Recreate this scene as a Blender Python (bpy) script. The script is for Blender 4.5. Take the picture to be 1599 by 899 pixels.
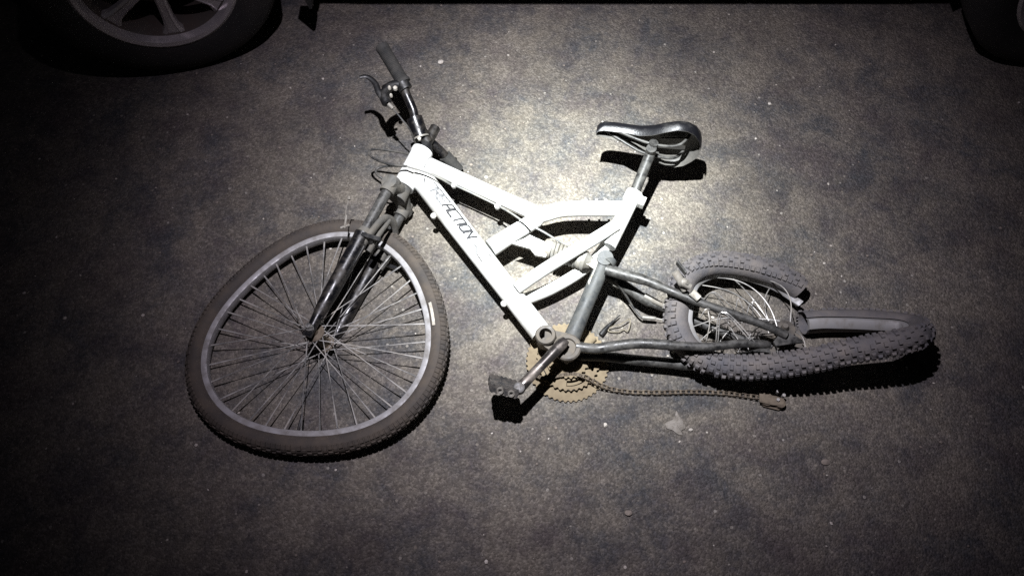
import bpy, bmesh, math, random
from mathutils import Vector as V, Matrix

random.seed(7)
scene = bpy.context.scene
for o in list(bpy.data.objects):
    bpy.data.objects.remove(o)

# ---------------------------------------------------------------- camera
CAM_H, PITCH, FPX = 1.78, 62.0, 1231.0          # height, degrees below the horizon, focal length in photo pixels
cam_d = bpy.data.cameras.new('camera')
cam_d.sensor_width = 36.0
cam_d.lens = 36.0 * FPX / 1599.0
cam_d.clip_start, cam_d.clip_end = 0.05, 300.0
cam = bpy.data.objects.new('camera', cam_d)
scene.collection.objects.link(cam)
cam.location = (0, 0, CAM_H)
cam.rotation_euler = (math.radians(90 - PITCH), 0, 0)
scene.camera = cam

# ---------------------------------------------------------------- night sky
world = bpy.data.worlds.new('World')
scene.world = world
world.use_nodes = True
wn = world.node_tree.nodes
wl = world.node_tree.links
bg = wn['Background']
sky = wn.new('ShaderNodeTexSky')
sky.sky_type = 'NISHITA'
sky.sun_disc = False
sky.sun_elevation = math.radians(-3.0)
sky.sun_rotation = math.radians(200)
wl.new(sky.outputs[0], bg.inputs[0])
bg.inputs[1].default_value = 0.09

# ---------------------------------------------------------------- the hand torch that lights the place
TORCH, AIM = V((-0.15, 0.86, 2.2)), V((0.15, 1.165, 0.0))
ld = bpy.data.lights.new('torch', 'SPOT')
ld.energy = 1800.0
ld.shadow_soft_size = 0.018
ld.spot_size = math.radians(110)
ld.spot_blend = 0.35
ld.color = (0.935, 0.985, 1.0)
lamp = bpy.data.objects.new('torch', ld)
scene.collection.objects.link(lamp)
lamp.location = TORCH
lamp.rotation_euler = (AIM - TORCH).to_track_quat('-Z', 'Y').to_euler()
# beam profile of the torch: hot core and weak spill, by the angle off its axis
ld.use_nodes = True
nt = ld.node_tree
em = nt.nodes['Emission']
tc = nt.nodes.new('ShaderNodeTexCoord')
sp = nt.nodes.new('ShaderNodeSeparateXYZ')
nt.links.new(tc.outputs['Normal'], sp.inputs[0])
def lm(op, a, b=None):
    n = nt.nodes.new('ShaderNodeMath'); n.operation = op
    for i, s in enumerate((a, b)):
        if s is None: continue
        if isinstance(s, (int, float)): n.inputs[i].default_value = s
        else: nt.links.new(s, n.inputs[i])
    return n.outputs[0]
rr = lm('SQRT', lm('ADD', lm('MULTIPLY', sp.outputs[0], sp.outputs[0]), lm('MULTIPLY', sp.outputs[1], sp.outputs[1])))
tanv = lm('DIVIDE', rr, lm('MAXIMUM', lm('ABSOLUTE', sp.outputs[2]), 0.02))
ramp = nt.nodes.new('ShaderNodeValToRGB')
nt.links.new(tanv, ramp.inputs[0])
ramp.color_ramp.interpolation = 'B_SPLINE'
els = ramp.color_ramp.elements
BEAM = [(0.0, 1.0), (0.05, 0.97), (0.10, 0.78), (0.15, 0.55), (0.20, 0.365), (0.26, 0.23), (0.32, 0.146), (0.40, 0.082), (0.49, 0.039), (0.58, 0.015), (0.70, 0.004), (0.85, 0.001)]
while len(els) < len(BEAM): els.new(0.5)
for e, (p_, v_) in zip(els, BEAM):
    w_ = max(0.0, min(1.0, (p_ - 0.12) / 0.38))     # neutral core, rosy corona
    e.position = p_; e.color = (v_, v_ * (1 - 0.16 * w_), v_ * (1 + 0.02 * w_), 1)
nt.links.new(ramp.outputs[0], em.inputs['Color'])

scene.view_settings.view_transform = 'Standard'
scene.view_settings.look = 'None'
scene.view_settings.exposure = 0.0
scene.view_settings.gamma = 1.0
scene.view_settings.use_curve_mapping = False

# ---------------------------------------------------------------- measuring: a sight line from the photo, met at a height above the ground
cp, sp_ = math.cos(math.radians(PITCH)), math.sin(math.radians(PITCH))
FWD, UPV, RGT = V((0, cp, -sp_)), V((0, sp_, cp)), V((1, 0, 0))
EYE = V((0, 0, CAM_H))
def ray(u, v):
    return RGT * ((u - 799.5) / FPX) + UPV * (-(v - 449.5) / FPX) + FWD
def P(u, v, h=0.0):
    d = ray(u, v)
    return EYE + d * ((h - CAM_H) / d.z)
def PL(u, v, o, n):
    d = ray(u, v)
    return EYE + d * ((o - EYE).dot(n) / d.dot(n))
def PP(pts):
    return [P(*p) for p in pts]

# ---------------------------------------------------------------- materials
def mat(name, base, dust=None, amt=0.0, rough=0.5, metal=0.0, scale=18.0, bump=0.0, bscale=120.0, dust2=None, hard=0.16, coat=0.0, var=0.0):
    m = bpy.data.materials.new(name); m.use_nodes = True
    t = m.node_tree; n = t.nodes; L = t.links
    b = n['Principled BSDF']
    b.inputs['Base Color'].default_value = (*base, 1)
    b.inputs['Roughness'].default_value = rough
    b.inputs['Metallic'].default_value = metal
    if coat: b.inputs['Coat Weight'].default_value = coat
    co = n.new('ShaderNodeTexCoord')
    col = None
    if var:
        nv = n.new('ShaderNodeTexNoise'); nv.inputs['Scale'].default_value = 9; nv.inputs['Detail'].default_value = 5
        L.new(co.outputs['Object'], nv.inputs['Vector'])
        mv = n.new('ShaderNodeMix'); mv.data_type = 'RGBA'
        L.new(nv.outputs[0], mv.inputs['Factor'])
        mv.inputs['A'].default_value = tuple(c * (1 - var) for c in base) + (1,)
        mv.inputs['B'].default_value = tuple(min(1, c * (1 + var)) for c in base) + (1,)
        col = mv.outputs['Result']
    if dust:
        nz = n.new('ShaderNodeTexNoise'); nz.inputs['Scale'].default_value = scale
        nz.inputs['Detail'].default_value = 7; nz.inputs['Roughness'].default_value = 0.65
        L.new(co.outputs['Object'], nz.inputs['Vector'])
        r = n.new('ShaderNodeValToRGB')
        c0 = 0.78 - 0.56 * amt
        r.color_ramp.elements[0].position = max(0.0, c0 - hard); r.color_ramp.elements[1].position = min(1.0, c0 + hard)
        L.new(nz.outputs[0], r.inputs[0])
        mx = n.new('ShaderNodeMix'); mx.data_type = 'RGBA'
        L.new(r.outputs[0], mx.inputs['Factor'])
        if col: L.new(col, mx.inputs['A'])
        else: mx.inputs['A'].default_value = (*base, 1)
        mx.inputs['B'].default_value = (*dust, 1)
        if dust2:
            n2 = n.new('ShaderNodeTexNoise'); n2.inputs['Scale'].default_value = scale * 2.3; n2.inputs['Detail'].default_value = 4
            L.new(co.outputs['Object'], n2.inputs['Vector'])
            m2 = n.new('ShaderNodeMix'); m2.data_type = 'RGBA'
            L.new(n2.outputs[0], m2.inputs['Factor'])
            m2.inputs['A'].default_value = (*dust, 1); m2.inputs['B'].default_value = (*dust2, 1)
            L.new(m2.outputs['Result'], mx.inputs['B'])
        col = mx.outputs['Result']
        mr = n.new('ShaderNodeMix'); mr.data_type = 'FLOAT'
        L.new(r.outputs[0], mr.inputs['Factor'])
        mr.inputs['A'].default_value = rough; mr.inputs['B'].default_value = 0.92
        L.new(mr.outputs['Result'], b.inputs['Roughness'])
        if metal:
            mm = n.new('ShaderNodeMix'); mm.data_type = 'FLOAT'
            L.new(r.outputs[0], mm.inputs['Factor'])
            mm.inputs['A'].default_value = metal; mm.inputs['B'].default_value = 0.0
            L.new(mm.outputs['Result'], b.inputs['Metallic'])
    if col: L.new(col, b.inputs['Base Color'])
    if bump:
        nb = n.new('ShaderNodeTexNoise'); nb.inputs['Scale'].default_value = bscale; nb.inputs['Detail'].default_value = 5
        L.new(co.outputs['Object'], nb.inputs['Vector'])
        bp = n.new('ShaderNodeBump'); bp.inputs['Strength'].default_value = bump; bp.inputs['Distance'].default_value = 0.004
        L.new(nb.outputs[0], bp.inputs['Height']); L.new(bp.outputs[0], b.inputs['Normal'])
    return m

DUST = (0.20, 0.165, 0.12)
DUSTL = (0.30, 0.275, 0.22)
M = {}
M['white'] = mat('white_paint', (0.62, 0.62, 0.60), (0.17, 0.145, 0.10), 0.22, 0.35, 0, 16, hard=0.20, coat=0.3, dust2=(0.32, 0.28, 0.20))
M['steelpaint'] = mat('scuffed_grey_paint', (0.014, 0.017, 0.021), (0.075, 0.080, 0.080), 0.45, 0.35, 0, 40, bump=0.12, dust2=(0.085, 0.078, 0.062), hard=0.30)
M['stay'] = mat('scuffed_black_tube', (0.010, 0.010, 0.011), (0.075, 0.068, 0.054), 0.42, 0.22, 0.3, 45, bump=0.12, dust2=(0.13, 0.13, 0.125), hard=0.26)
M['black'] = mat('black_gloss', (0.004, 0.004, 0.005), (0.05, 0.042, 0.032), 0.24, 0.28, 0, 36, bump=0.08, hard=0.2)
M['blackmatt'] = mat('black_plastic', (0.006, 0.006, 0.0065), (0.035, 0.032, 0.027), 0.25, 0.45, 0, 40)
M['grip'] = mat('grip_rubber', (0.016, 0.016, 0.0155), (0.045, 0.042, 0.037), 0.45, 0.8, 0, 40, bump=0.3, bscale=300)
M['rubber'] = mat('tyre_rubber', (0.024, 0.0225, 0.022), (0.115, 0.090, 0.064), 0.52, 0.75, 0, 16, bump=0.25, bscale=200, dust2=(0.070, 0.058, 0.046), hard=0.24)
M['rubber_dusty'] = mat('dusty_tyre_rubber', (0.060, 0.060, 0.068), (0.175, 0.15, 0.122), 0.50, 0.8, 0, 18, bump=0.3, bscale=220, dust2=(0.10, 0.094, 0.098), hard=0.22)
M['rim'] = mat('rim_alloy', (0.38, 0.38, 0.385), (0.13, 0.118, 0.10), 0.46, 0.38, 0.5, 34, hard=0.24)
M['spoke'] = mat('spoke_steel', (0.66, 0.65, 0.62), (0.22, 0.19, 0.14), 0.32, 0.30, 0.85, 14)
M['chrome'] = mat('worn_chrome', (0.55, 0.54, 0.52), (0.20, 0.17, 0.13), 0.35, 0.25, 0.9, 25)
M['crank'] = mat('worn_crank', (0.10, 0.09, 0.085), (0.17, 0.14, 0.11), 0.30, 0.22, 0.85, 20)
M['tan'] = mat('dust_caked_steel', (0.195, 0.156, 0.098), (0.10, 0.075, 0.046), 0.40, 0.9, 0.0, 40, bump=0.2, dust2=(0.145, 0.110, 0.068), hard=0.2)
M['chain'] = mat('dusty_chain', (0.135, 0.108, 0.074), (0.06, 0.045, 0.032), 0.42, 0.6, 0.3, 60)
M['crown'] = mat('dusty_fork_crown', (0.05, 0.05, 0.049), (0.155, 0.132, 0.095), 0.50, 0.6, 0.1, 26, bump=0.15, dust2=(0.10, 0.10, 0.095), hard=0.22)
M['bearing'] = mat('dirty_bearing_cup', (0.050, 0.046, 0.042), (0.125, 0.108, 0.085), 0.50, 0.5, 0.3, 34, bump=0.1)
M['spring'] = mat('dirty_grey_spring', (0.17, 0.166, 0.155), (0.09, 0.08, 0.062), 0.48, 0.5, 0, 40)
M['alloy'] = mat('cast_alloy', (0.26, 0.25, 0.225), (0.13, 0.11, 0.085), 0.45, 0.45, 0.5, 50)
M['seat'] = mat('saddle_vinyl', (0.006, 0.006, 0.0075), (0.035, 0.033, 0.03), 0.20, 0.32, 0, 20, bump=0.1, bscale=260)
M['seatshell'] = mat('saddle_underside', (0.045, 0.044, 0.043), (0.13, 0.122, 0.105), 0.45, 0.35, 0, 26, hard=0.3)
M['print'] = mat('dark_print', (0.010, 0.010, 0.012), (0.03, 0.03, 0.032), 0.3, 0.7, 0, 60)
M['fadeprint'] = mat('faded_print', (0.030, 0.030, 0.034), (0.24, 0.24, 0.235), 0.48, 0.6, 0, 90)
M['cable'] = mat('cable_housing', (0.022, 0.022, 0.022), (0.10, 0.09, 0.075), 0.35, 0.5, 0, 40)
M['cablegrey'] = mat('grey_cable', (0.10, 0.10, 0.098), (0.2, 0.19, 0.16), 0.35, 0.5, 0, 40)
M['label'] = mat('tyre_sticker', (0.50, 0.48, 0.42), DUST, 0.35, 0.7, 0, 60)
M['pedal'] = mat('dirty_pedal', (0.045, 0.045, 0.046), (0.10, 0.086, 0.07), 0.45, 0.4, 0.4, 60)
M['pedal_dust'] = mat('dust_covered_pedal', (0.25, 0.22, 0.165), (0.16, 0.14, 0.11), 0.35, 0.9, 0, 40)
M['carpaint'] = mat('dark_car_paint', (0.014, 0.013, 0.014), (0.04, 0.035, 0.03), 0.25, 0.25, 0.0, 3, coat=0.6)
M['carplastic'] = mat('car_black_plastic', (0.012, 0.012, 0.012), (0.03, 0.027, 0.023), 0.4, 0.7, 0, 8)
M['cartyre'] = mat('car_tyre', (0.010, 0.0098, 0.010), (0.024, 0.020, 0.018), 0.35, 0.8, 0, 7, bump=0.1)
M['carrim'] = mat('car_alloy', (0.50, 0.47, 0.47), (0.22, 0.19, 0.17), 0.25, 0.28, 0.55, 12)
M['cardisc'] = mat('brake_disc', (0.12, 0.11, 0.10), (0.07, 0.05, 0.04), 0.5, 0.5, 0.7, 12)
M['glass'] = mat('car_glass', (0.01, 0.011, 0.012), None, 0, 0.05)
M['lens'] = mat('lamp_lens', (0.35, 0.35, 0.36), None, 0, 0.15)
M['redlens'] = mat('red_lens', (0.25, 0.01, 0.01), None, 0, 0.15)
M['stone'] = mat('pale_stone', (0.55, 0.52, 0.46), (0.35, 0.31, 0.25), 0.4, 0.9, 0, 90)
M['stoned'] = mat('brown_stone', (0.26, 0.22, 0.18), (0.16, 0.14, 0.12), 0.5, 0.9, 0, 90)
M['splash'] = mat('dried_mortar', (0.27, 0.25, 0.22), (0.15, 0.135, 0.11), 0.48, 0.95, 0, 90, bump=0.4, bscale=300)

def asphalt():
    m = bpy.data.materials.new('dusty_asphalt'); m.use_nodes = True
    t = m.node_tree; n = t.nodes; L = t.links; b = n['Principled BSDF']
    b.inputs['Roughness'].default_value = 1.0; b.inputs['Specular IOR Level'].default_value = 0.15
    co = n.new('ShaderNodeTexCoord')
    def noise(s, d=6, r=0.6, dist=0.0, off=0.0):
        x = n.new('ShaderNodeTexNoise'); x.inputs['Scale'].default_value = s; x.inputs['Detail'].default_value = d
        x.inputs['Roughness'].default_value = r; x.inputs['Distortion'].default_value = dist
        if off:
            mp = n.new('ShaderNodeMapping'); mp.inputs['Location'].default_value = (off, off * 1.7, off * 0.3)
            L.new(co.outputs['Object'], mp.inputs['Vector']); L.new(mp.outputs[0], x.inputs['Vector'])
        else: L.new(co.outputs['Object'], x.inputs['Vector'])
        return x
    def rmp(src, a, bb):
        r = n.new('ShaderNodeValToRGB'); r.color_ramp.elements[0].position = a; r.color_ramp.elements[1].position = bb
        L.new(src, r.inputs[0]); return r.outputs[0]
    def mixc(f, A, B, blend='MIX'):
        x = n.new('ShaderNodeMix'); x.data_type = 'RGBA'; x.blend_type = blend
        for key, s in (('Factor', f), ('A', A), ('B', B)):
            if isinstance(s, (int, float)): x.inputs[key].default_value = s
            elif isinstance(s, tuple): x.inputs[key].default_value = (*s, 1)
            else: L.new(s, x.inputs[key])
        return x.outputs['Result']
    def math_(op, a, bb):
        x = n.new('ShaderNodeMath'); x.operation = op
        for i, s in enumerate((a, bb)):
            if isinstance(s, (int, float)): x.inputs[i].default_value = s
            else: L.new(s, x.inputs[i])
        return x.outputs[0]
    big = noise(2.6, 6, 0.65, 0.5); med = noise(10, 9, 0.74, 0.35, 3.1); fine = noise(80, 6, 0.8, 0, 7.7); hue = noise(6, 4, 0.6, 0, 12.3); tiny = noise(230, 3, 0.7, 0, 1.9)
    s = math_('ADD', math_('ADD', math_('MULTIPLY', big.outputs[0], 0.27), math_('MULTIPLY', med.outputs[0], 0.52)), math_('MULTIPLY', fine.outputs[0], 0.20))
    dustf = rmp(s, 0.425, 0.56)
    dark = mixc(rmp(hue.outputs[0], 0.38, 0.62), (0.077, 0.079, 0.081), (0.100, 0.087, 0.083))
    dusty = mixc(rmp(fine.outputs[0], 0.35, 0.65), (0.160, 0.140, 0.112), (0.200, 0.182, 0.152))
    c = mixc(dustf, dark, dusty)
    wear = noise(1.6, 5, 0.6, 0.8, 21.7); wm = math_('ADD', math_('MULTIPLY', wear.outputs[0], 1.1), 0.45)
    cw = n.new('ShaderNodeCombineColor')
    for i in range(3): L.new(wm, cw.inputs[i])
    c = mixc(0.8, c, cw.outputs[0], 'MULTIPLY')
    # aggregate: 4 mm stones of different greys, showing more where the dust is thin
    vo = n.new('ShaderNodeTexVoronoi'); vo.inputs['Scale'].default_value = 215
    L.new(co.outputs['Object'], vo.inputs['Vector'])
    sep = n.new('ShaderNodeSeparateColor'); L.new(vo.outputs['Color'], sep.inputs[0])
    gm = math_('ADD', math_('MULTIPLY', math_('POWER', sep.outputs[0], 2.0), 1.0), 0.66)
    cg = n.new('ShaderNodeCombineColor')
    for i in range(3): L.new(gm, cg.inputs[i])
    c = mixc(0.62, c, cg.outputs[0], 'MULTIPLY')
    tm = math_('ADD', math_('MULTIPLY', tiny.outputs[0], 1.0), 0.5)
    ct = n.new('ShaderNodeCombineColor')
    for i in range(3): L.new(tm, ct.inputs[i])
    c = mixc(0.55, c, ct.outputs[0], 'MULTIPLY')
    # sparse pale chips pressed in the surface
    v2 = n.new('ShaderNodeTexVoronoi'); v2.inputs['Scale'].default_value = 62
    L.new(co.outputs['Object'], v2.inputs['Vector'])
    s2 = n.new('ShaderNodeSeparateColor'); L.new(v2.outputs['Color'], s2.inputs[0])
    chip = math_('MULTIPLY', math_('LESS_THAN', v2.outputs['Distance'], 0.22), math_('GREATER_THAN', s2.outputs[0], 0.955))
    c = mixc(math_('MULTIPLY', chip, 0.75), c, mixc(s2.outputs[1], (0.22, 0.19, 0.15), (0.42, 0.40, 0.35)))
    L.new(c, b.inputs['Base Color'])
    bp = n.new('ShaderNodeBump'); bp.inputs['Strength'].default_value = 0.9; bp.inputs['Distance'].default_value = 0.004
    hgt = math_('ADD', math_('MULTIPLY', vo.outputs['Distance'], -1.0), math_('MULTIPLY', fine.outputs[0], 1.6))
    L.new(hgt, bp.inputs['Height']); L.new(bp.outputs[0], b.inputs['Normal'])
    return m
M['asphalt'] = asphalt()

# ---------------------------------------------------------------- mesh helpers
class MB:
    def __init__(self): self.v = []; self.f = []
    def add(self, vs, fs):
        k = len(self.v); self.v += [V(x) for x in vs]; self.f += [tuple(i + k for i in f) for f in fs]; return self
    def box(self, c, ax, ay, az):
        c, ax, ay, az = V(c), V(ax), V(ay), V(az)
        vs = [c + ax * i + ay * j + az * k for i in (-1, 1) for j in (-1, 1) for k in (-1, 1)]
        fs = [(0, 1, 3, 2), (4, 6, 7, 5), (0, 4, 5, 1), (2, 3, 7, 6), (0, 2, 6, 4), (1, 5, 7, 3)]
        if ax.cross(ay).dot(az) < 0: fs = [f[::-1] for f in fs]
        return self.add(vs, fs)
    def tube(self, pts, r, seg=12, closed=False, flat=None, cap=True):
        # swept round tube (flat=(axis, ratio) squeezes the section along an axis)
        pts = [V(p) for p in pts]; n = len(pts)
        rs = r if isinstance(r, (list, tuple)) else [r] * n
        tang = []
        for i in range(n):
            a = pts[(i - 1) % n] if (closed or i > 0) else pts[0]
            b = pts[(i + 1) % n] if (closed or i < n - 1) else pts[-1]
            tang.append((b - a).normalized())
        ref = V((0, 0, 1)) if abs(tang[0].z) < 0.9 else V((1, 0, 0))
        u = (ref - tang[0] * ref.dot(tang[0])).normalized()
        vs = []
        for i in range(n):
            u = (u - tang[i] * u.dot(tang[i])).normalized(); w = tang[i].cross(u)
            for k in range(seg):
                a = 2 * math.pi * k / seg
                d = (u * math.cos(a) + w * math.sin(a)) * rs[i]
                if flat: d = d - V(flat[0]) * d.dot(V(flat[0])) * (1 - flat[1])
                vs.append(pts[i] + d)
        fs = []
        for i in range(n if closed else n - 1):
            j = (i + 1) % n
            for k in range(seg):
                l = (k + 1) % seg
                fs.append((i * seg + k, i * seg + l, j * seg + l, j * seg + k))
        if not closed and cap:
            fs.append(tuple(range(seg))[::-1]); fs.append(tuple((n - 1) * seg + k for k in range(seg)))
        return self.add(vs, fs)
    def lathe(self, o, axis, prof, seg=24, u=None):
        # prof: list of (height along axis, radius), closed on the axis where radius is 0
        o, axis = V(o), V(axis).normalized()
        ref = V((0, 0, 1)) if abs(axis.z) < 0.9 else V((1, 0, 0))
        u = (ref - axis * ref.dot(axis)).normalized() if u is None else u
        w = axis.cross(u); vs = []; fs = []
        for (h, r) in prof:
            for k in range(seg):
                a = 2 * math.pi * k / seg
                vs.append(o + axis * h + (u * math.cos(a) + w * math.sin(a)) * max(r, 1e-5))
        for i in range(len(prof) - 1):
            for k in range(seg):
                l = (k + 1) % seg
                fs.append((i * seg + k, i * seg + l, (i + 1) * seg + l, (i + 1) * seg + k))
        return self.add(vs, fs)
    def prism(self, poly, d):
        # flat polygon (list of points) thickened by vector d
        n = len(poly); d = V(d)
        vs = [V(p) for p in poly] + [V(p) + d for p in poly]
        fs = [tuple(range(n))[::-1], tuple(range(n, 2 * n))] + [(i, (i + 1) % n, n + (i + 1) % n, n + i) for i in range(n)]
        return self.add(vs, fs)

def smooth_path(pts, k=8, closed=False):
    pts = [V(p) for p in pts]; n = len(pts); out = []
    for i in range(n if closed else n - 1):
        if closed: a, b, c, d = pts[(i - 1) % n], pts[i], pts[(i + 1) % n], pts[(i + 2) % n]
        else: a, b, c, d = pts[max(i - 1, 0)], pts[i], pts[i + 1], pts[min(i + 2, n - 1)]
        for j in range(k):
            t = j / k
            out.append(0.5 * ((2 * b) + (c - a) * t + (2 * a - 5 * b + 4 * c - d) * t * t + (3 * b - a - 3 * c + d) * t ** 3))
    if not closed: out.append(pts[-1])
    return out

def lin(a, b, k):
    a, b = V(a), V(b)
    return [a.lerp(b, i / k) for i in range(k + 1)]

ROOT_OFF = {}
def world_loc(o):
    l = V((0, 0, 0))
    while o is not None:
        l = l + o.location; o = o.parent
    return l
def build(name, mb, m, parent=None, smooth=38, loc=None):
    off = world_loc(parent) if parent else V((0, 0, 0))
    l = V(loc) - off if loc is not None else V((0, 0, 0))
    base = off + l
    me = bpy.data.meshes.new(name)
    me.from_pydata([v - base for v in mb.v], [], mb.f)
    bm = bmesh.new(); bm.from_mesh(me)
    bmesh.ops.recalc_face_normals(bm, faces=bm.faces); bm.to_mesh(me); bm.free()
    ms = m if isinstance(m, (list, tuple)) else [m]
    for x in ms: me.materials.append(M[x])
    if smooth:
        me.polygons.foreach_set('use_smooth', [True] * len(me.polygons))
        me.set_sharp_from_angle(angle=math.radians(smooth))
    o = bpy.data.objects.new(name, me); scene.collection.objects.link(o)
    o.parent = parent; o.location = l
    return o
def empty(name, loc, parent=None):
    o = bpy.data.objects.new(name, None); scene.collection.objects.link(o)
    o.empty_display_size = 0.05
    o.parent = parent; o.location = V(loc) - (world_loc(parent) if parent else V((0, 0, 0)))
    return o
def tag(o, label, cat, group=None):
    o['label'] = label; o['category'] = cat
    if group: o['group'] = group
    return o

# ================================================================ GROUND
g = MB()
g.add([(-60, -60, 0), (60, -60, 0), (60, 60, 0), (-60, 60, 0)], [(0, 1, 2, 3)])
ground = build('asphalt_ground', g, 'asphalt', smooth=0)
ground['kind'] = 'structure'

# ================================================================ PARKED CAR (nose to the left of the road)
YS = 1.70                                   # outer face of the near wheels
WX = (-0.945, 1.575)                         # axles
TR, RR = 0.325, 0.205
car = empty('parked_car', (0.26, YS + 0.84, 0))
tag(car, 'dark parked car on silver alloy wheels, seen at its sill and tyres', 'car')
CW = 1.70
X0, X1 = WX[0] - 0.78, WX[1] + 0.82
def lerp_tab(tab, x):
    if x <= tab[0][0]: return tab[0][1]
    for (a, va), (b, vb) in zip(tab, tab[1:]):
        if x <= b: return va + (vb - va) * (x - a) / (b - a)
    return tab[-1][1]
belt = [(X0, 0.62), (X0 + 0.25, 0.78), (WX[0] + 0.35, 0.93), (0.2, 0.97), (WX[1], 1.0), (X1 - 0.15, 1.0), (X1, 0.9)]
roof = [(X0, 0.62), (X0 + 0.25, 0.80), (WX[0] + 0.42, 0.97), (WX[0] + 1.15, 1.44), (0.7, 1.50), (WX[1] + 0.1, 1.42), (X1 - 0.25, 1.10), (X1, 0.92)]
inset = [(X0, 0.25), (X0 + 0.15, 0.08), (X0 + 0.5, 0.0), (X1 - 0.5, 0.0), (X1 - 0.15, 0.08), (X1, 0.22)]
def arch(x):
    z = 0.235
    for wx in WX:
        d = abs(x - wx)
        if d < 0.405: z = max(z, 0.30 + math.sqrt(0.405 ** 2 - d * d) * 0.98)
    return z
xs = sorted(set([round(X0 + (X1 - X0) * i / 70, 4) for i in range(71)] + [round(w + 0.405 * math.cos(a * math.pi / 16), 4) for w in WX for a in range(17)]))
mb = MB(); ring = []
for x in xs:
    i_ = lerp_tab(inset, x); bz = lerp_tab(belt, x); rz = max(lerp_tab(roof, x), bz + 0.005); az = arch(x)
    side = []
    th = (rz - bz)
    for (dy, z) in [(0.31 + i_, az + 0.012), (0.205 + i_, az), (0.18 + i_, az + 0.03), (0.055 + i_, max(az + 0.06, 0.385)), (0.0 + i_, max(az + 0.09, 0.55)),
                    (0.012 + i_, max(az + 0.12, bz - 0.08)), (0.03 + i_, max(bz, az + 0.14)), (0.05 + i_ + 0.20 * th / 0.5, max(rz - 0.05 * min(1, th * 3), bz + 0.002)), (0.16 + i_ + 0.24 * th / 0.5, rz)]:
        side.append((x, YS + 0.015 + dy, z))
    full = side + [(x, 2 * (YS + 0.015) + CW - y, z) for (x, y, z) in reversed(side)]
    ring.append(full)
vs = [p for r in ring for p in r]; m_ = len(ring[0]); fs = []
for i in range(len(ring) - 1):
    for k in range(m_ - 1):
        fs.append((i * m_ + k, i * m_ + k + 1, (i + 1) * m_ + k + 1, (i + 1) * m_ + k))
fs.append(tuple(range(m_))); fs.append(tuple((len(ring) - 1) * m_ + k for k in range(m_))[::-1])
mb.add(vs, fs)
body = build('body', mb, 'carpaint', car, 30)
mb = MB(); mb.box((0.33, YS + 0.89, 0.275), (1.85, 0, 0), (0, 0.60, 0), (0, 0, 0.02)); build('underbody', mb, 'carplastic', car, 0)
for wx in WX:                                                     # inner wheel housings
    for s, yy in ((0, YS + 0.06), (1, YS + CW - 0.13 - 0.24)):
        mb = MB(); arcp = [(wx + 0.40 * math.cos(a * math.pi / 14), yy + 0.02, 0.30 + 0.395 * math.sin(a * math.pi / 14)) for a in range(15)]
        arcq = [(x, y + 0.26, z) for x, y, z in arcp]
        mb.add(arcp + arcq, [(i, i + 1, 16 + i, 15 + i) for i in range(14)])
        yb = YS + 0.34 if s == 0 else YS + CW - 0.41
        mb.add([(x, yb, z) for x, y, z in arcp] + [(wx, yb, 0.28)], [(i, i + 1, 15) for i in range(14)])
        build('wheel_housing', mb, 'carplastic', car)
mb = MB(); mb.tube([(WX[0] + 0.47, YS + 0.25, 0.262), (0.26, YS + 0.25, 0.258), (WX[1] - 0.47, YS + 0.25, 0.262)], 0.03, 10); build('sill', mb, 'carplastic', car)
for jx_ in (-0.28, 0.42, 1.02):
    mb = MB(); mb.box((jx_, YS + 0.245, 0.228), (0.05, 0, 0), (0, 0.012, 0), (0, 0, 0.014)); build('jack_point', mb, 'carplastic', car, 0)
for (fx, side) in ((-0.575, 0), (WX[1] + 0.43, 0), (-0.575, 1), (WX[1] + 0.43, 1)):
    y0 = YS + 0.07 if side == 0 else YS + CW - 0.25
    mb = MB(); mb.prism([(fx - 0.030, y0, 0.27), (fx + 0.018, y0, 0.27), (fx - 0.002, y0 + 0.01, 0.148), (fx - 0.010, y0 + 0.01, 0.146)], (0, 0.05, 0)); build('mud_flap', mb, 'carplastic', car, 0)
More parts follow.
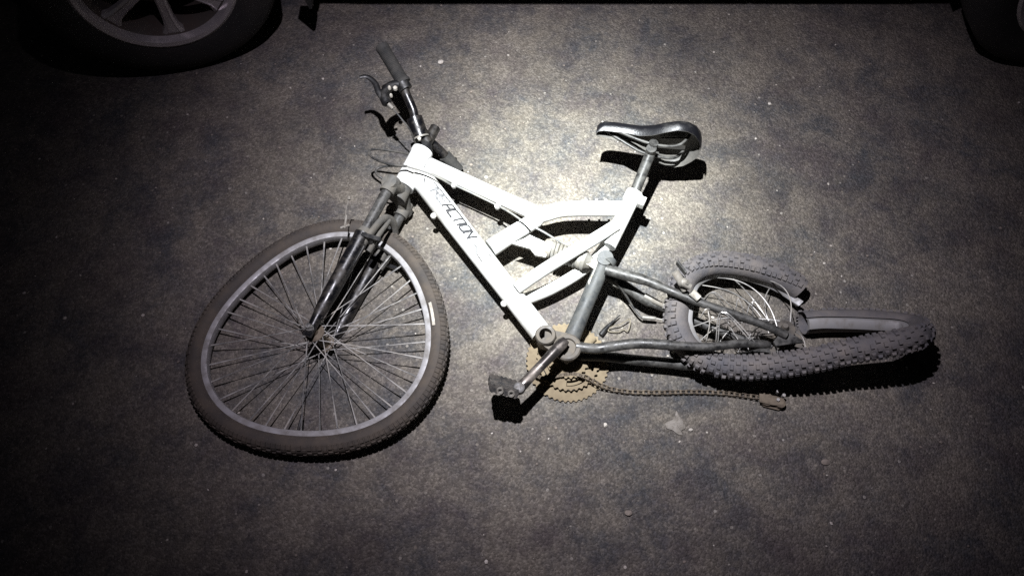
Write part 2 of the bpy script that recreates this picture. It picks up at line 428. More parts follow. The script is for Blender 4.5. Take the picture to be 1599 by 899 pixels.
for side in (0, 1):                                              # doors, windows and lamps on both flanks
    Ymir = lambda y: y if side == 0 else 2 * (YS + 0.015) + CW - y
    for (a, b) in ((WX[0] + 0.50, WX[0] + 1.52), (WX[0] + 1.53, WX[1] - 0.30)):
        mb = MB(); vs = []; fs = []
        nx = 10
        for i in range(nx + 1):
            x = a + (b - a) * i / nx; bz = lerp_tab(belt, x)
            lo = 0.36 if abs(x - WX[1]) > 0.55 else 0.36 + (0.55 - abs(x - WX[1])) * 1.1
            for (dy, z) in ((0.044, lo + 0.05), (-0.003, 0.55), (0.009, bz - 0.08), (0.022, bz - 0.01)):
                vs.append((x, Ymir(YS + 0.015 + dy - 0.004), z))
        for i in range(nx):
            for k in range(3): fs.append((i * 4 + k, i * 4 + k + 1, i * 4 + 5 + k, i * 4 + 4 + k))
        mb.add(vs, fs); door = build('door', mb, 'carpaint', car)
        mb = MB(); hx = b - 0.16; mb.tube([(hx - 0.09, Ymir(YS + 0.005), 0.86), (hx - 0.06, Ymir(YS - 0.015), 0.86), (hx + 0.06, Ymir(YS - 0.015), 0.86), (hx + 0.09, Ymir(YS + 0.005), 0.86)], 0.011, 8); build('handle', mb, 'carpaint', door)
        mb = MB(); vs = []; fs = []
        for i in range(7):
            x = a + 0.04 + (b - a - 0.08) * i / 6; bz = lerp_tab(belt, x); rz = max(lerp_tab(roof, x), bz + 0.01); th = rz - bz
            y_lo, y_hi = 0.03, 0.05 + 0.20 * th / 0.5
            for q in (0.10, 0.86):
                vs.append((x, Ymir(YS + 0.015 + y_lo + (y_hi - y_lo) * q - 0.006), bz + (rz - 0.05 - bz) * q))
        mb.add(vs, [(2 * i, 2 * i + 1, 2 * i + 3, 2 * i + 2) for i in range(6)]); build('window', mb, 'glass', door)
    mb = MB(); mb.lathe((X0 + 0.20, Ymir(YS + 0.16), 0.66), (-0.8, -0.5 if side == 0 else 0.5, 0.25), [(-0.05, 0.10), (0.03, 0.09), (0.055, 0.06), (0.065, 0.0)], 16); build('headlamp', mb, 'lens', car)
    mb = MB(); mb.box((X1 - 0.045, Ymir(YS + 0.16), 0.86), (0.05, 0, 0), (0, 0.09, 0), (0, 0, 0.07)); build('tail_lamp', mb, 'redlens', car, 0)
mb = MB()
yc = YS + 0.015 + CW / 2
def shield(xa, za, xb, zb, wa, wb, dx, dz):
    q = MB(); q.prism([(xa + dx, yc - wa, za + dz), (xa + dx, yc + wa, za + dz), (xb + dx, yc + wb, zb + dz), (xb + dx, yc - wb, zb + dz)], (dx, 0, dz)); return q
build('windscreen', shield(WX[0] + 0.50, 1.03, WX[0] + 1.10, 1.40, 0.62, 0.50, -0.012, 0.014), 'glass', car, 0)
build('rear_window', shield(WX[1] + 0.18, 1.37, WX[1] + 0.52, 1.14, 0.48, 0.58, 0.012, 0.014), 'glass', car, 0)

def car_wheel(cx, yface, steer, outward):
    # outward: -1 faces the camera side, +1 the far side
    w = empty('wheel', (cx, yface, TR), car)
    ax = V((math.sin(steer) * -outward, outward * math.cos(steer), 0)).normalized()     # points out of the car
    c = V((cx, yface, TR)) - ax * 0.10                                       # wheel centre
    e1 = V((ax.y, -ax.x, 0)); e2 = V((0, 0, 1))
    W = 0.098
    mb = MB(); mb.lathe(c, ax, [(-W + 0.01, RR), (-W, RR + 0.02), (-W - 0.008, RR + 0.055), (-W + 0.004, TR - 0.022), (-W + 0.028, TR - 0.003), (0, TR), (W - 0.028, TR - 0.003), (W - 0.004, TR - 0.022), (W + 0.008, RR + 0.055), (W + 0.004, RR + 0.026), (W - 0.001, RR + 0.010), (W - 0.012, RR - 0.002)], 72)
    build('tyre', mb, 'cartyre', w)
    mb = MB()
    mb.lathe(c, ax, [(-W + 0.01, RR), (-W + 0.02, RR - 0.015), (0.0, RR - 0.030), (W - 0.040, RR - 0.024), (W - 0.012, RR - 0.012), (W - 0.002, RR - 0.008), (W + 0.002, RR + 0.002), (W - 0.003, RR + 0.009)], 72)
    build('rim', mb, 'cardisc', w)
    mb = MB(); mb.lathe(c, ax, [(W - 0.020, RR - 0.0165), (W - 0.010, RR - 0.0135), (W + 0.001, RR - 0.0095), (W + 0.0045, RR + 0.001), (W - 0.001, RR + 0.0095)], 72); build('rim_lip', mb, 'carrim', w)
    hub = c + ax * (W - 0.035)
    for q in range(7):                                                      # seven broad spokes of the cast wheel
        a = -math.pi / 2 + 0.05 + q * 2 * math.pi / 7
        o = e1 * math.cos(a) + e2 * math.sin(a); tt = e2 * math.cos(a) - e1 * math.sin(a)
        s = MB(); vs = []; fs = []
        for (r, hw, z) in ((0.030, 0.018, 0.012), (0.08, 0.015, 0.014), (0.13, 0.016, 0.010), (0.165, 0.020, 0.006), (0.186, 0.034, 0.008)):
            for (tq, dz) in ((-1, -0.016), (-0.93, -0.001), (-0.55, 0.004), (-0.45, 0.0005), (0.45, 0.0005), (0.55, 0.004), (0.93, -0.001), (1, -0.016)):
                vs.append(hub + o * r + tt * hw * tq + ax * (z + dz))
        for i in range(4):
            for k in range(7): fs.append((i * 8 + k, i * 8 + k + 1, i * 8 + 9 + k, i * 8 + 8 + k))
            fs.append((i * 8 + 7, i * 8, i * 8 + 8, i * 8 + 15))
        fs.append(tuple(range(8))); fs.append(tuple(range(39, 31, -1)))
        s.add(vs, fs); build('spoke', s, 'carrim', w)
    mb = MB(); mb.lathe(hub, ax, [(-0.03, 0.055), (0.006, 0.052), (0.014, 0.042), (0.018, 0.028), (0.018, 0.0)], 28); build('hub_cap', mb, 'carrim', w)
    mb = MB(); mb.lathe(c, ax, [(-0.02, 0.0), (-0.02, 0.135), (0.0, 0.135), (0.0, 0.07), (0.03, 0.065), (0.03, 0.0)], 36); build('brake_disc', mb, 'cardisc', w)
car_wheel(WX[0], YS - 0.03, math.radians(16), -1)
car_wheel(WX[1], YS - 0.02, 0.0, -1)
car_wheel(WX[0], YS + CW - 0.07, math.radians(-16), 1)
car_wheel(WX[1], YS + CW - 0.07, 0.0, 1)

# ================================================================ BICYCLE
bike = empty('bicycle', P(880, 480, 0))
tag(bike, 'wrecked white mountain bicycle lying on its side on the asphalt, rear wheel folded', 'bicycle')
B = lambda name, mb, m, parent=None, smooth=38: build(name, mb, m, parent or bike, smooth)

# ---------------- tyre / rim along any closed line of centres
def wheel_frames(cl, hub, n_hint=None, closed=True):
    n = len(cl); fr = []
    for i in range(n):
        t = (cl[(i + 1) % n] - cl[i - 1]).normalized() if closed else (cl[min(i + 1, n - 1)] - cl[max(i - 1, 0)]).normalized()
        d = (hub[i] if isinstance(hub, list) else hub) - cl[i]
        if n_hint is not None: b = V(n_hint); d = b.cross(t) if b.cross(t).dot(d) > 0 else t.cross(b)
        d = (d - t * d.dot(t)).normalized()
        b = t.cross(d).normalized()
        fr.append((cl[i], t, d, b))
    # soften the turning of the section along the wheel
    if n_hint is None:
        for _ in range(4):
            nd = [(fr[i - 1 if closed else max(i - 1, 0)][2] + fr[i][2] * 2 + fr[(i + 1) % n if closed else min(i + 1, n - 1)][2]).normalized() for i in range(n)]
            fr = [(c, t, (dd - t * dd.dot(t)).normalized(), t.cross((dd - t * dd.dot(t)).normalized()).normalized()) for (c, t, d, b), dd in zip(fr, nd)]
    return fr
def sweep(fr, prof, closed_prof=True, closed=True):
    mb = MB(); k = len(prof); n = len(fr)
    vs = [c + d * pi + b * pl for (c, t, d, b) in fr for (pi, pl) in prof]      # (inward, lateral)
    fs = []
    for i in range(n if closed else n - 1):
        j = (i + 1) % n
        for q in range(k if closed_prof else k - 1):
            l = (q + 1) % k
            fs.append((i * k + q, i * k + l, j * k + l, j * k + q))
    if not closed and closed_prof: fs += [tuple(range(k)), tuple(range((n - 1) * k, n * k))[::-1]]
    return mb.add(vs, fs)
def tread(fr, r, step, kh=0.0048, closed=True):
    mb = MB(); n = len(fr); acc = 0.0; row = 0
    seglen = [(fr[(i + 1) % n][0] - fr[i][0]).length for i in range(n)]
    total = sum(seglen); cnt = round(total / step); st = total / cnt
    if not closed: seglen[-1] = 1e-9; total = sum(seglen); cnt = round(total / step); st = total / cnt
    want = 0.0; pos = 0.0
    for i in range(n if closed else n - 1):
        while want < pos + seglen[i] and row < cnt:
            f = (want - pos) / seglen[i]; j = (i + 1) % n
            c = fr[i][0].lerp(fr[j][0], f); t = fr[i][1].lerp(fr[j][1], f).normalized(); d = fr[i][2].lerp(fr[j][2], f).normalized(); b = t.cross(d)
            rows = ((-0.30, 0.0055, 0.0042), (0.30, 0.0055, 0.0042)) if row % 2 == 0 else ((0.0, 0.0045, 0.0060),)
            rows = rows + ((-1.02, 0.0050, 0.0062), (1.02, 0.0050, 0.0062)) + (((-0.66, 0.0045, 0.004), (0.66, 0.0045, 0.004)) if row % 2 else ())
            for (ph, hl, hw) in rows:
                o = -d * math.cos(ph) + b * math.sin(ph); w = b * math.cos(ph) + d * math.sin(ph)
                jx = random.uniform(0.72, 1.15)
                if random.random() < 0.05: continue
                base = c + o * (r - 0.001); top = c + o * (r + kh * jx)
                vs = [base + t * hl * a + w * hw * e for a in (-1, 1) for e in (-1, 1)] + [top + t * hl * 0.78 * a + w * hw * 0.8 * e for a in (-1, 1) for e in (-1, 1)]
                mb.add(vs, [(4, 5, 7, 6), (0, 1, 5, 4), (2, 6, 7, 3), (0, 4, 6, 2), (1, 3, 7, 5)])
            row += 1; want += st
        pos += seglen[i]
    return mb
def tyre_prof(r, k=18):
    # open horseshoe section: beads meet the rim
    out = []
    for i in range(k + 1):
        a = -2.55 + 5.1 * i / k
        out.append((-r * math.cos(a) , r * 0.98 * math.sin(a)))
    return out
RIMP = [(0.015, -0.0125), (0.015, -0.0105), (0.022, -0.0100), (0.022, 0.0100), (0.015, 0.0105), (0.015, 0.0125), (0.0285, 0.0130), (0.0310, 0.0118), (0.0325, 0.0060), (0.0325, -0.0060), (0.0310, -0.0118), (0.0285, -0.0130)]

# ---------------- front wheel: nearly flat on the road, its edge by the lettering lifted
RN = V((-0.05, -0.02, 0.9945)).normalized()                                     # plane of the buckled rim
RO = P(502.6, 522.6, 0.041)
NW = V((-0.165, -0.01, 0.986)).normalized()                                    # axle and fork
HUB = P(500, 528, 0.062)
ru = (V((1, 0, 0)) - RN * RN.x).normalized(); rv = RN.cross(ru)
def rim_r(a):                                                                  # the crash pressed the rim three-cornered
    return 0.2715 + 0.0030 * math.cos(2 * a) + 0.0066 * math.sin(2 * a) - 0.0062 * math.cos(3 * a) - 0.0128 * math.sin(3 * a)
def rim_pt(a, inn=0.0, lat=0.0):
    return RO + (ru * math.cos(a) + rv * math.sin(a)) * (rim_r(a) + 0.017 - inn) + RN * lat
wu = (V((1, 0, 0)) - NW * NW.x).normalized(); wv = NW.cross(wu)
fcl = [rim_pt(2 * math.pi * i / 128) for i in range(128)]
ffr = wheel_frames(fcl, RO, RN)
fw = empty('front_wheel', HUB, bike)
B('tyre', sweep(ffr, tyre_prof(0.0222), False), 'rubber', fw, 60)
td = B('tread', tread(ffr, 0.0222, 0.0115, 0.0019), 'rubber', fw, 0); td['kind'] = 'stuff'
B('rim', sweep(ffr, RIMP), 'rim', fw, 30)
mb = MB()
mb.lathe(HUB, NW, [(-0.068, 0.0), (-0.068, 0.005), (-0.050, 0.005), (-0.050, 0.008), (-0.037, 0.010), (-0.034, 0.023), (-0.030, 0.023), (-0.027, 0.014), (0, 0.0125), (0.027, 0.014), (0.030, 0.023), (0.034, 0.023), (0.037, 0.010), (0.050, 0.008), (0.050, 0.005), (0.068, 0.005), (0.068, 0.0)], 24)
B('hub', mb, 'chain', fw)
NSP = 36
for q in range(NSP):
    side = 1 if q % 2 == 0 else -1
    pair = 1 if (q // 2) % 2 == 0 else -1
    a_r = 2 * math.pi * (q + 0.5) / NSP
    a_h = a_r + pair * math.radians(52)
    p0 = HUB + (wu * math.cos(a_h) + wv * math.sin(a_h)) * 0.0205 + NW * 0.032 * side
    p1 = rim_pt(a_r, 0.0320, 0.003 * side)
    mb = MB(); jit = V((random.uniform(-1, 1), random.uniform(-1, 1), random.uniform(-1, 1))) * 0.002
    mid = p0.lerp(p1, 0.5) + jit
    pth = smooth_path([p0 - NW * 0.006 * side, p0, mid, p1], 4)
    mb.tube(pth, [0.0012] * (len(pth) - 2) + [0.0021, 0.0021], 6); B('spoke', mb, 'spoke', fw)
a = math.radians(-97); mb = MB(); vdir = wu * math.cos(a) + wv * math.sin(a)
mb.tube([rim_pt(a, 0.036), rim_pt(a, 0.075)], [0.003, 0.0026], 8); B('valve', mb, 'blackmatt', fw)
mb = MB(); vs = []                                                            # pale label on the sidewall
for i in range(9):
    a = math.radians(2 + 13.0 * i / 8)
    for ph in (1.80, 2.12):
        vs.append(rim_pt(a, -0.0242 * math.cos(ph), 0.0242 * math.sin(ph)))
mb.add(vs, [(2 * i, 2 * i + 1, 2 * i + 3, 2 * i + 2) for i in range(8)]); B('tyre_label', mb, 'label', fw)

# ---------------- fork: in the plane of the wheel
CR = PL(620, 309, HUB, NW)                                                     # crown centre
ST = (CR - HUB).normalized()                                                   # up the steerer
FS = NW.cross(ST).normalized()                                                 # across, in the wheel plane
crl = (CR - HUB).length
LEG = 0.057
for s, nm in ((1, 'left'), (-1, 'right')):
    o = NW * LEG * s
    mb = MB()
    p = [HUB + o * 0.98, HUB + o + ST * 0.03, HUB + o + ST * 0.06, HUB + o + ST * 0.10, HUB + o + ST * 0.20, HUB + o + ST * (crl - 0.165), HUB + o + ST * (crl - 0.150), HUB + o + ST * (crl - 0.148)]
    mb.tube(p, [0.011, 0.013, 0.0165, 0.0185, 0.0195, 0.0205, 0.0215, 0.0175], 20)
    mb.box(HUB + o * 1.0 - ST * 0.004, ST * 0.016, FS * 0.011, NW * 0.004)
    for k in (-1, 1): mb.tube([HUB + o + ST * 0.03 + FS * 0.010 * k, HUB + o + ST * (crl - 0.18) + FS * 0.0165 * k], [0.004, 0.006], 8)      # raised ribs of the casting
    leg = B('fork_leg', mb, 'black')
    mb = MB(); mb.tube([HUB + o + ST * (crl - 0.155), HUB + o + ST * (crl - 0.135)], [0.0185, 0.0165], 18); B('dust_seal', mb, 'crown', leg)
    mb = MB(); mb.tube([HUB + o + ST * (crl - 0.20), CR + o + ST * 0.012], 0.0135, 18); B('stanchion', mb, 'stay')
    mb = MB(); mb.lathe(HUB + NW * s * 0.060, NW * s, [(0, 0.0), (0, 0.010), (0.006, 0.010), (0.009, 0.007), (0.016, 0.006), (0.017, 0.0)], 12); B('axle_nut', mb, 'chrome')
mb = MB()                                                                      # brake arch joining the lower legs
arcp = smooth_path([HUB + NW * LEG + ST * (crl - 0.185) - FS * 0.012, HUB + NW * LEG * 0.9 + ST * (crl - 0.10) - FS * 0.022, HUB + NW * LEG * 0.3 + ST * (crl - 0.075) - FS * 0.025, HUB - NW * LEG * 0.3 + ST * (crl - 0.075) - FS * 0.025, HUB - NW * LEG * 0.9 + ST * (crl - 0.10) - FS * 0.022, HUB - NW * LEG + ST * (crl - 0.185) - FS * 0.012], 6)
mb.tube(arcp, 0.012, 12, flat=(tuple(FS), 0.6)); B('fork_arch', mb, 'crown')
mb = MB()
cp_ = smooth_path([CR + NW * (LEG + 0.018) + ST * 0.002, CR + NW * LEG + ST * 0.004, CR + NW * 0.02 + ST * 0.016, CR - NW * 0.02 + ST * 0.016, CR - NW * LEG + ST * 0.004, CR - NW * (LEG + 0.018) + ST * 0.002], 5)
mb.tube(cp_, [0.008] + [0.020] * (len(cp_) - 2) + [0.008], 14)
mb.tube([CR - ST * 0.006, CR + ST * 0.032], [0.026, 0.024], 18)
for s in (1, -1): mb.tube([CR + NW * LEG * s - ST * 0.022, CR + NW * LEG * s + ST * 0.020, CR + NW * LEG * s + ST * 0.023], [0.019, 0.020, 0.014], 18)
B('fork_crown', mb, 'crown')
mb = MB()                                                                      # front brake arms with their shoes
for s in (1, -1):
    b0 = HUB + NW * LEG * s * 0.80 + ST * (crl - 0.185) - FS * 0.030
    b1 = b0 + ST * 0.055 + NW * s * 0.004 - FS * 0.006
    b2 = b1 + ST * 0.045 - NW * s * 0.012
    q = MB(); q.tube(smooth_path([b0, b1, b2], 4), [0.009, 0.009, 0.008, 0.008, 0.008, 0.007, 0.007, 0.006, 0.005], 10, flat=(tuple(FS), 0.7)); arm = B('brake_arm', q, 'crown')
    q = MB(); pd = HUB + (b0 - HUB).normalized() * 0.265 + NW * s * 0.022
    q.box(pd, FS * 0.026, NW * 0.005, (b0 - HUB).normalized() * 0.005); q.tube([pd, b0 + ST * 0.015], 0.004, 8); B('brake_shoe', q, 'blackmatt', arm)
q = MB(); e0 = P(548, 352, 0.155); q.tube(smooth_path(PP([(541, 352, 0.150), (540, 330, 0.165), (545, 310, 0.18)]), 5), 0.0016, 6); q.tube(PP([(545, 312, 0.18), (545.5, 307, 0.182)]), 0.004, 8); q.tube(PP([(532, 356, 0.148), (546, 351, 0.150)]), 0.0035, 8); q.tube(PP([(538, 356, 0.15), (541, 336, 0.16)]), 0.003, 8)
B('brake_cable_noodle', q, 'alloy')

# ---------------- frame
HT0 = CR + ST * 0.034
HTL = (PL(667, 238, HUB, NW) - HT0).length
HT1 = HT0 + ST * HTL
def hz(u, v):                                                                  # height of the frame's middle plane
    return None
BB = P(884, 549, 0.068)
SCL = P(989, 307, 0.118)
HC = HT0.lerp(HT1, 0.5)
FN = (HC - BB).cross(SCL - BB).normalized()
if FN.z < 0: FN = -FN
def F(u, v, off=0.0): return PL(u, v, BB + FN * off, FN)
mb = MB(); mb.lathe(HT0, ST, [(0, 0.0), (0, 0.029), (0.012, 0.0295), (0.016, 0.0275), (HTL - 0.016, 0.0275), (HTL - 0.012, 0.0295), (HTL, 0.029), (HTL, 0.0)], 28); B('head_tube', mb, 'white')
# down tube with print
D0, D1 = F(655, 275), F(845, 520)
mb = MB(); mb.tube(lin(D0, D1, 10), [0.0300, 0.0297, 0.0293, 0.0287, 0.028, 0.0275, 0.027, 0.0265, 0.026, 0.026, 0.026], 28)
down = B('down_tube', mb, 'white')
T0, T1 = F(670, 258), F(838, 334)
mb = MB(); mb.tube(lin(T0, T1, 6), [0.0205, 0.020, 0.0195, 0.019, 0.019, 0.0195, 0.020], 24); top = B('top_tube', mb, 'white')
mb = MB(); mb.tube([F(846, 334), F(836, 344), F(800, 366), F(766, 388)], [0.019, 0.0205, 0.0215, 0.0225], 24); B('brace_tube', mb, 'white')
mb = MB(); pth = smooth_path([F(829, 337), F(848, 335), F(872, 328.5), F(900, 326), F(940, 326), F(978, 326)], 6)
mb.tube(pth, 0.0205, 24, flat=((FN.x, FN.y, FN.z), 0.85)); B('bent_tube', mb, 'white')
S0, S1 = F(950, 385), F(990, 304)
mb = MB(); mb.tube(lin(S0, S1, 4), [0.0185, 0.0190, 0.0190, 0.0190, 0.0190], 24)
seat_ax = (S1 - S0).normalized()
mb.tube([S1 - seat_ax * 0.025, S1 + seat_ax * 0.004], 0.0225, 24)
st = B('seat_tube', mb, 'white')
mb = MB(); ca = (V((0, -1, 0)) - seat_ax * -seat_ax.y).normalized(); side_ = seat_ax.cross(FN).normalized()
if side_.x < 0: side_ = -side_
mb.box(S1 - seat_ax * 0.012 + side_ * 0.026, side_ * 0.008, FN * 0.010, seat_ax * 0.012)
mb.tube([S1 - seat_ax * 0.012 + side_ * 0.027 + FN * 0.016, S1 - seat_ax * 0.012 + side_ * 0.027 - FN * 0.022], 0.0045, 10); B('seat_clamp', mb, 'white', st)
# split struts either side of the shock
mb = MB(); pth = smooth_path([F(806, 451, 0.026), F(845, 424, 0.031), F(885, 399, 0.033), F(925, 375, 0.030), F(962, 352, 0.020)], 6)
mb.tube(pth, 0.0155, 18); B('strut', mb, 'white')
mb = MB(); pth = smooth_path([F(818, 468, -0.022), F(858, 452, -0.030), F(900, 428, -0.032), F(932, 402, -0.026), F(956, 368, -0.014)], 6)
mb.tube(pth, 0.0155, 18); B('strut', mb, 'white')
# shock mount and shock
mb = MB(); mb.prism([F(800, 380, 0.012), F(829, 368, 0.012), F(842, 374, 0.012), F(858, 386, 0.012), F(852, 401, 0.012), F(836, 398, 0.012), F(828, 388, 0.012)], -FN * 0.010)
mb.prism([F(800, 380, -0.022), F(829, 368, -0.022), F(842, 374, -0.022), F(858, 386, -0.022), F(852, 401, -0.022), F(836, 398, -0.022), F(828, 388, -0.022)], FN * 0.010)
B('shock_mount', mb, 'white')
K0, K1 = F(846, 385), F(938, 416, -0.002)
ka = (K1 - K0).normalized(); kl = (K1 - K0).length
mb = MB(); mb.lathe(K0, ka, [(0.0, 0.0), (0.0, 0.010), (0.012, 0.012), (0.013, 0.022), (0.020, 0.024), (0.027, 0.022), (0.028, 0.013), (kl - 0.062, 0.011), (kl - 0.060, 0.022), (kl - 0.053, 0.024), (kl - 0.046, 0.022), (kl - 0.044, 0.012), (kl, 0.010), (kl, 0.0)], 22)
shock = B('shock_absorber', mb, 'alloy')
mb = MB(); hel = []
u_ = ka.orthogonal().normalized(); w_ = ka.cross(u_)
for i in range(0, 121):
    t = i / 120; a = t * 2 * math.pi * 6.5
    hel.append(K0 + ka * (0.030 + t * (kl - 0.095)) + (u_ * math.cos(a) + w_ * math.sin(a)) * 0.0205)
mb.tube(hel, 0.0045, 8); B('spring', mb, 'spring', shock)
mb = MB(); mb.lathe(K0 + ka * (kl - 0.066), ka, [(0, 0.0), (0.0, 0.019), (0.008, 0.023), (0.014, 0.019), (0.018, 0.025), (0.026, 0.026), (0.032, 0.020), (0.042, 0.016), (0.050, 0.0)], 20); B('spring_collar', mb, 'spring', shock)

# print on the down tube: REACTION with its start worn away, then a bent line
dax = (D1 - D0).normalized(); dl = (D1 - D0).length
dview = (EYE - D0.lerp(D1, 0.3)); dview = (dview - dax * dview.dot(dax)).normalized()
dup = dview.cross(dax).normalized()
if dup.x < 0: dup = -dup
def on_tube(s, y):                                                             # s metres along, y metres round towards the top tube
    rad = 0.0300 - (0.004 * min(1, s / dl)) + 0.0005
    ph = y / rad
    return D0 + dax * s + dview * rad * math.cos(ph) + dup * rad * math.sin(ph)
GLY = {'R': [[(0, 0), (0, 1), (0.75, 1), (0.85, 0.85), (0.85, 0.6), (0.75, 0.48), (0, 0.48)], [(0.4, 0.48), (0.85, 0)]],
       'E': [[(0.85, 1), (0, 1), (0, 0), (0.85, 0)], [(0, 0.5), (0.7, 0.5)]],
       'A': [[(0, 0), (0.12, 0.85), (0.25, 1), (0.85, 1), (0.85, 0)], [(0.08, 0.42), (0.85, 0.42)]],
       'C': [[(0.85, 1), (0.15, 1), (0, 0.85), (0, 0.15), (0.15, 0), (0.85, 0)]],
       'T': [[(0, 1), (0.9, 1)], [(0.45, 1), (0.45, 0)]],
       'I': [[(0.15, 0), (0.15, 1)]],
       'O': [[(0.15, 0), (0.7, 0), (0.85, 0.15), (0.85, 0.85), (0.7, 1), (0.15, 1), (0, 0.85), (0, 0.15), (0.15, 0)]],
       'N': [[(0, 0), (0, 1), (0.85, 0), (0.85, 1)]],
       '-': [[(0.0, 0.95), (0.75, 0.95), (0.85, 0.55)]]}
def stroke(mb, pts, w):
    for (a, b) in zip(pts, pts[1:]):
        a2, b2 = V((a[0], a[1], 0)), V((b[0], b[1], 0)); d = (b2 - a2)
        if d.length < 1e-6: continue
        d.normalize(); nn = V((-d.y, d.x, 0)) * w; a2 -= d * w * 0.8; b2 += d * w * 0.8
        vs = []
        for i in range(7):
            c = a2.lerp(b2, i / 6)
            for s in (-1, 1): vs.append(on_tube((c + nn * s).x, (c + nn * s).y))
        mb.add(vs, [(2 * i, 2 * i + 1, 2 * i + 3, 2 * i + 2) for i in range(6)])
def s_of(u, v):
    q = F(u, v); return (q - D0).dot(dax)
def word(txt, s0, s1, y0, h, w, slant, wid=None):
    mb = MB(); wd = [0.42 if c == 'I' else 1.0 for c in txt]; tot = sum(wd) - 0.15; k = (s1 - s0) / tot; s = s0
    for c, ww in zip(txt, wd):
        for pl in GLY[c]:
            stroke(mb, [(s + x * k + (y - 0.5) * h * slant, y0 + y * h) for (x, y) in pl], w)
        s += ww * k
    return mb
sA, sN, sR = s_of(697, 329), s_of(737, 379), s_of(672, 298)
B('lettering', word('ACTION', sA, sN, 0.000, 0.0235, 0.0026, 0.35), 'print', down, 0)
mbf = word('-RE', sR - 0.004, sA - 0.006, 0.000, 0.0235, 0.0030, 0.35); B('worn_lettering', mbf, 'fadeprint', down, 0)
for pts_, w_ in (([(sN + 0.012, 0.004), (sN + 0.030, 0.004), (sN + 0.044, -0.006), (sN + 0.066, -0.007)], 0.0014), ([(sN + 0.038, 0.020), (sN + 0.075, 0.019)], 0.0014), ([(sR - 0.022, 0.006), (sR - 0.012, 0.001)], 0.0016)):
    mb = MB(); stroke(mb, pts_, w_); B('printed_line', mb, 'print', down, 0)
# cable guides: small welded knobs
def guide(u, v, h, parent):
    q = MB(); c = P(u, v, h); q.lathe(c - V((0, 0, 0.006)), (0, 0, 1), [(0, 0.0), (0, 0.0075), (0.008, 0.008), (0.012, 0.005), (0.013, 0.0)], 12); B('cable_guide', q, 'white', parent)
for (u, v) in ((677, 337), (787, 474)):
    p_ = F(u, v); guide(u, v, p_.z, down)
for (u, v) in ((709, 289), (777, 322)):
    p_ = F(u, v); guide(u, v, p_.z, top)
for (u, v) in ((915, 312), (931, 312), (946, 312)):
    q = MB(); q.box(F(u, v + 2), RGT * 0.0025, V((0, 0.003, 0)), V((0, 0, 0.004))); B('cable_stop', q, 'white', None, 0)

# ---------------- seat post and saddle
PT = P(1017, 236, 0.158)
mb = MB(); pa = (PT - S1).normalized(); mb.tube([S1 - pa * 0.02, PT - pa * 0.012, PT + pa * 0.004], [0.0135, 0.0135, 0.0125], 18); mb.tube([PT - pa * 0.006 + FN * 0.024, PT - pa * 0.006 - FN * 0.024], 0.013, 14)
post = B('seat_post', mb, 'stay')
SU = (pa * 0.6 + V((0.0, 0.6, -0.24))).normalized()                                  # saddle up
SF = V((-0.97, 0.17, 0.06)); SF = (SF - SU * SF.dot(SU)).normalized()
SL = SU.cross(SF).normalized()
SO = PT + SU * 0.040 - SF * 0.118                                                  # rear end of the saddle, at rail height
sad = [(-0.006, 0.010, 0.016), (-0.003, 0.026, 0.021), (0.006, 0.048, 0.027), (0.022, 0.069, 0.031), (0.044, 0.080, 0.033), (0.070, 0.079, 0.032), (0.098, 0.067, 0.028), (0.125, 0.049, 0.025), (0.155, 0.034, 0.023), (0.190, 0.027, 0.023), (0.225, 0.023, 0.023), (0.248, 0.020, 0.021), (0.260, 0.015, 0.016), (0.266, 0.006, 0.008)]
def saddle_pt(s, w, tz, a, thick=0.0):
    drop = (0.040 if s < 0.11 else 0.040 - 0.014 * min(1, (s - 0.11) / 0.08))
    y = (w - thick * 0.8) * math.sin(a * math.pi / 2)
    z = tz - thick - drop * (1 - math.cos(a * math.pi / 2)) ** 1.25 + 0.012 * (max(0, 0.06 - s) / 0.06) ** 2
    return SO + SF * s + SL * y + SU * z
NA = 20
mb = MB(); vs = [saddle_pt(s, w, t, -1 + 2 * i / NA) for (s, w, t) in sad for i in range(NA + 1)]; fs = []
inn = [saddle_pt(s, w, t, -1 + 2 * i / NA, min(0.011, w * 0.5)) for (s, w, t) in sad for i in range(NA + 1)]
k = NA + 1
for i in range(len(sad) - 1):
    for j in range(NA): fs.append((i * k + j, i * k + j + 1, (i + 1) * k + j + 1, (i + 1) * k + j))
N0 = len(vs); vs2 = vs + inn
for i in range(len(sad) - 1):                                                      # rolled edge
    for j in (0, NA): fs.append((i * k + j, (i + 1) * k + j, N0 + (i + 1) * k + j, N0 + i * k + j))
for i in (0, len(sad) - 1):
    for j in range(NA): fs.append((i * k + j, i * k + j + 1, N0 + i * k + j + 1, N0 + i * k + j))
mb.add(vs2, fs); 
saddle = B('saddle', mb, 'seat', None, 50)
mb = MB(); mb.add([p - SU * 0.0006 for p in inn], [(i * k + j, i * k + j + 1, (i + 1) * k + j + 1, (i + 1) * k + j) for i in range(len(sad) - 1) for j in range(NA)]); B('underside_shell', mb, 'seatshell', saddle, 60)
for s in (1, -1):
    mb = MB(); mb.tube(smooth_path([SO + SF * 0.030 + SL * 0.030 * s + SU * 0.012, SO + SF * 0.050 + SL * 0.026 * s - SU * 0.022, SO + SF * 0.085 + SL * 0.022 * s - SU * 0.034, SO + SF * 0.140 + SL * 0.020 * s - SU * 0.032, SO + SF * 0.200 + SL * 0.013 * s - SU * 0.012, SO + SF * 0.245 + SL * 0.006 * s + SU * 0.004], 6), 0.0038, 10); B('rail', mb, 'stay', saddle)
mb = MB(); mb.tube([PT + SU * 0.006 - SL * 0.026, PT + SU * 0.006 + SL * 0.026], 0.012, 12); B('rail_clamp', mb, 'stay', saddle)
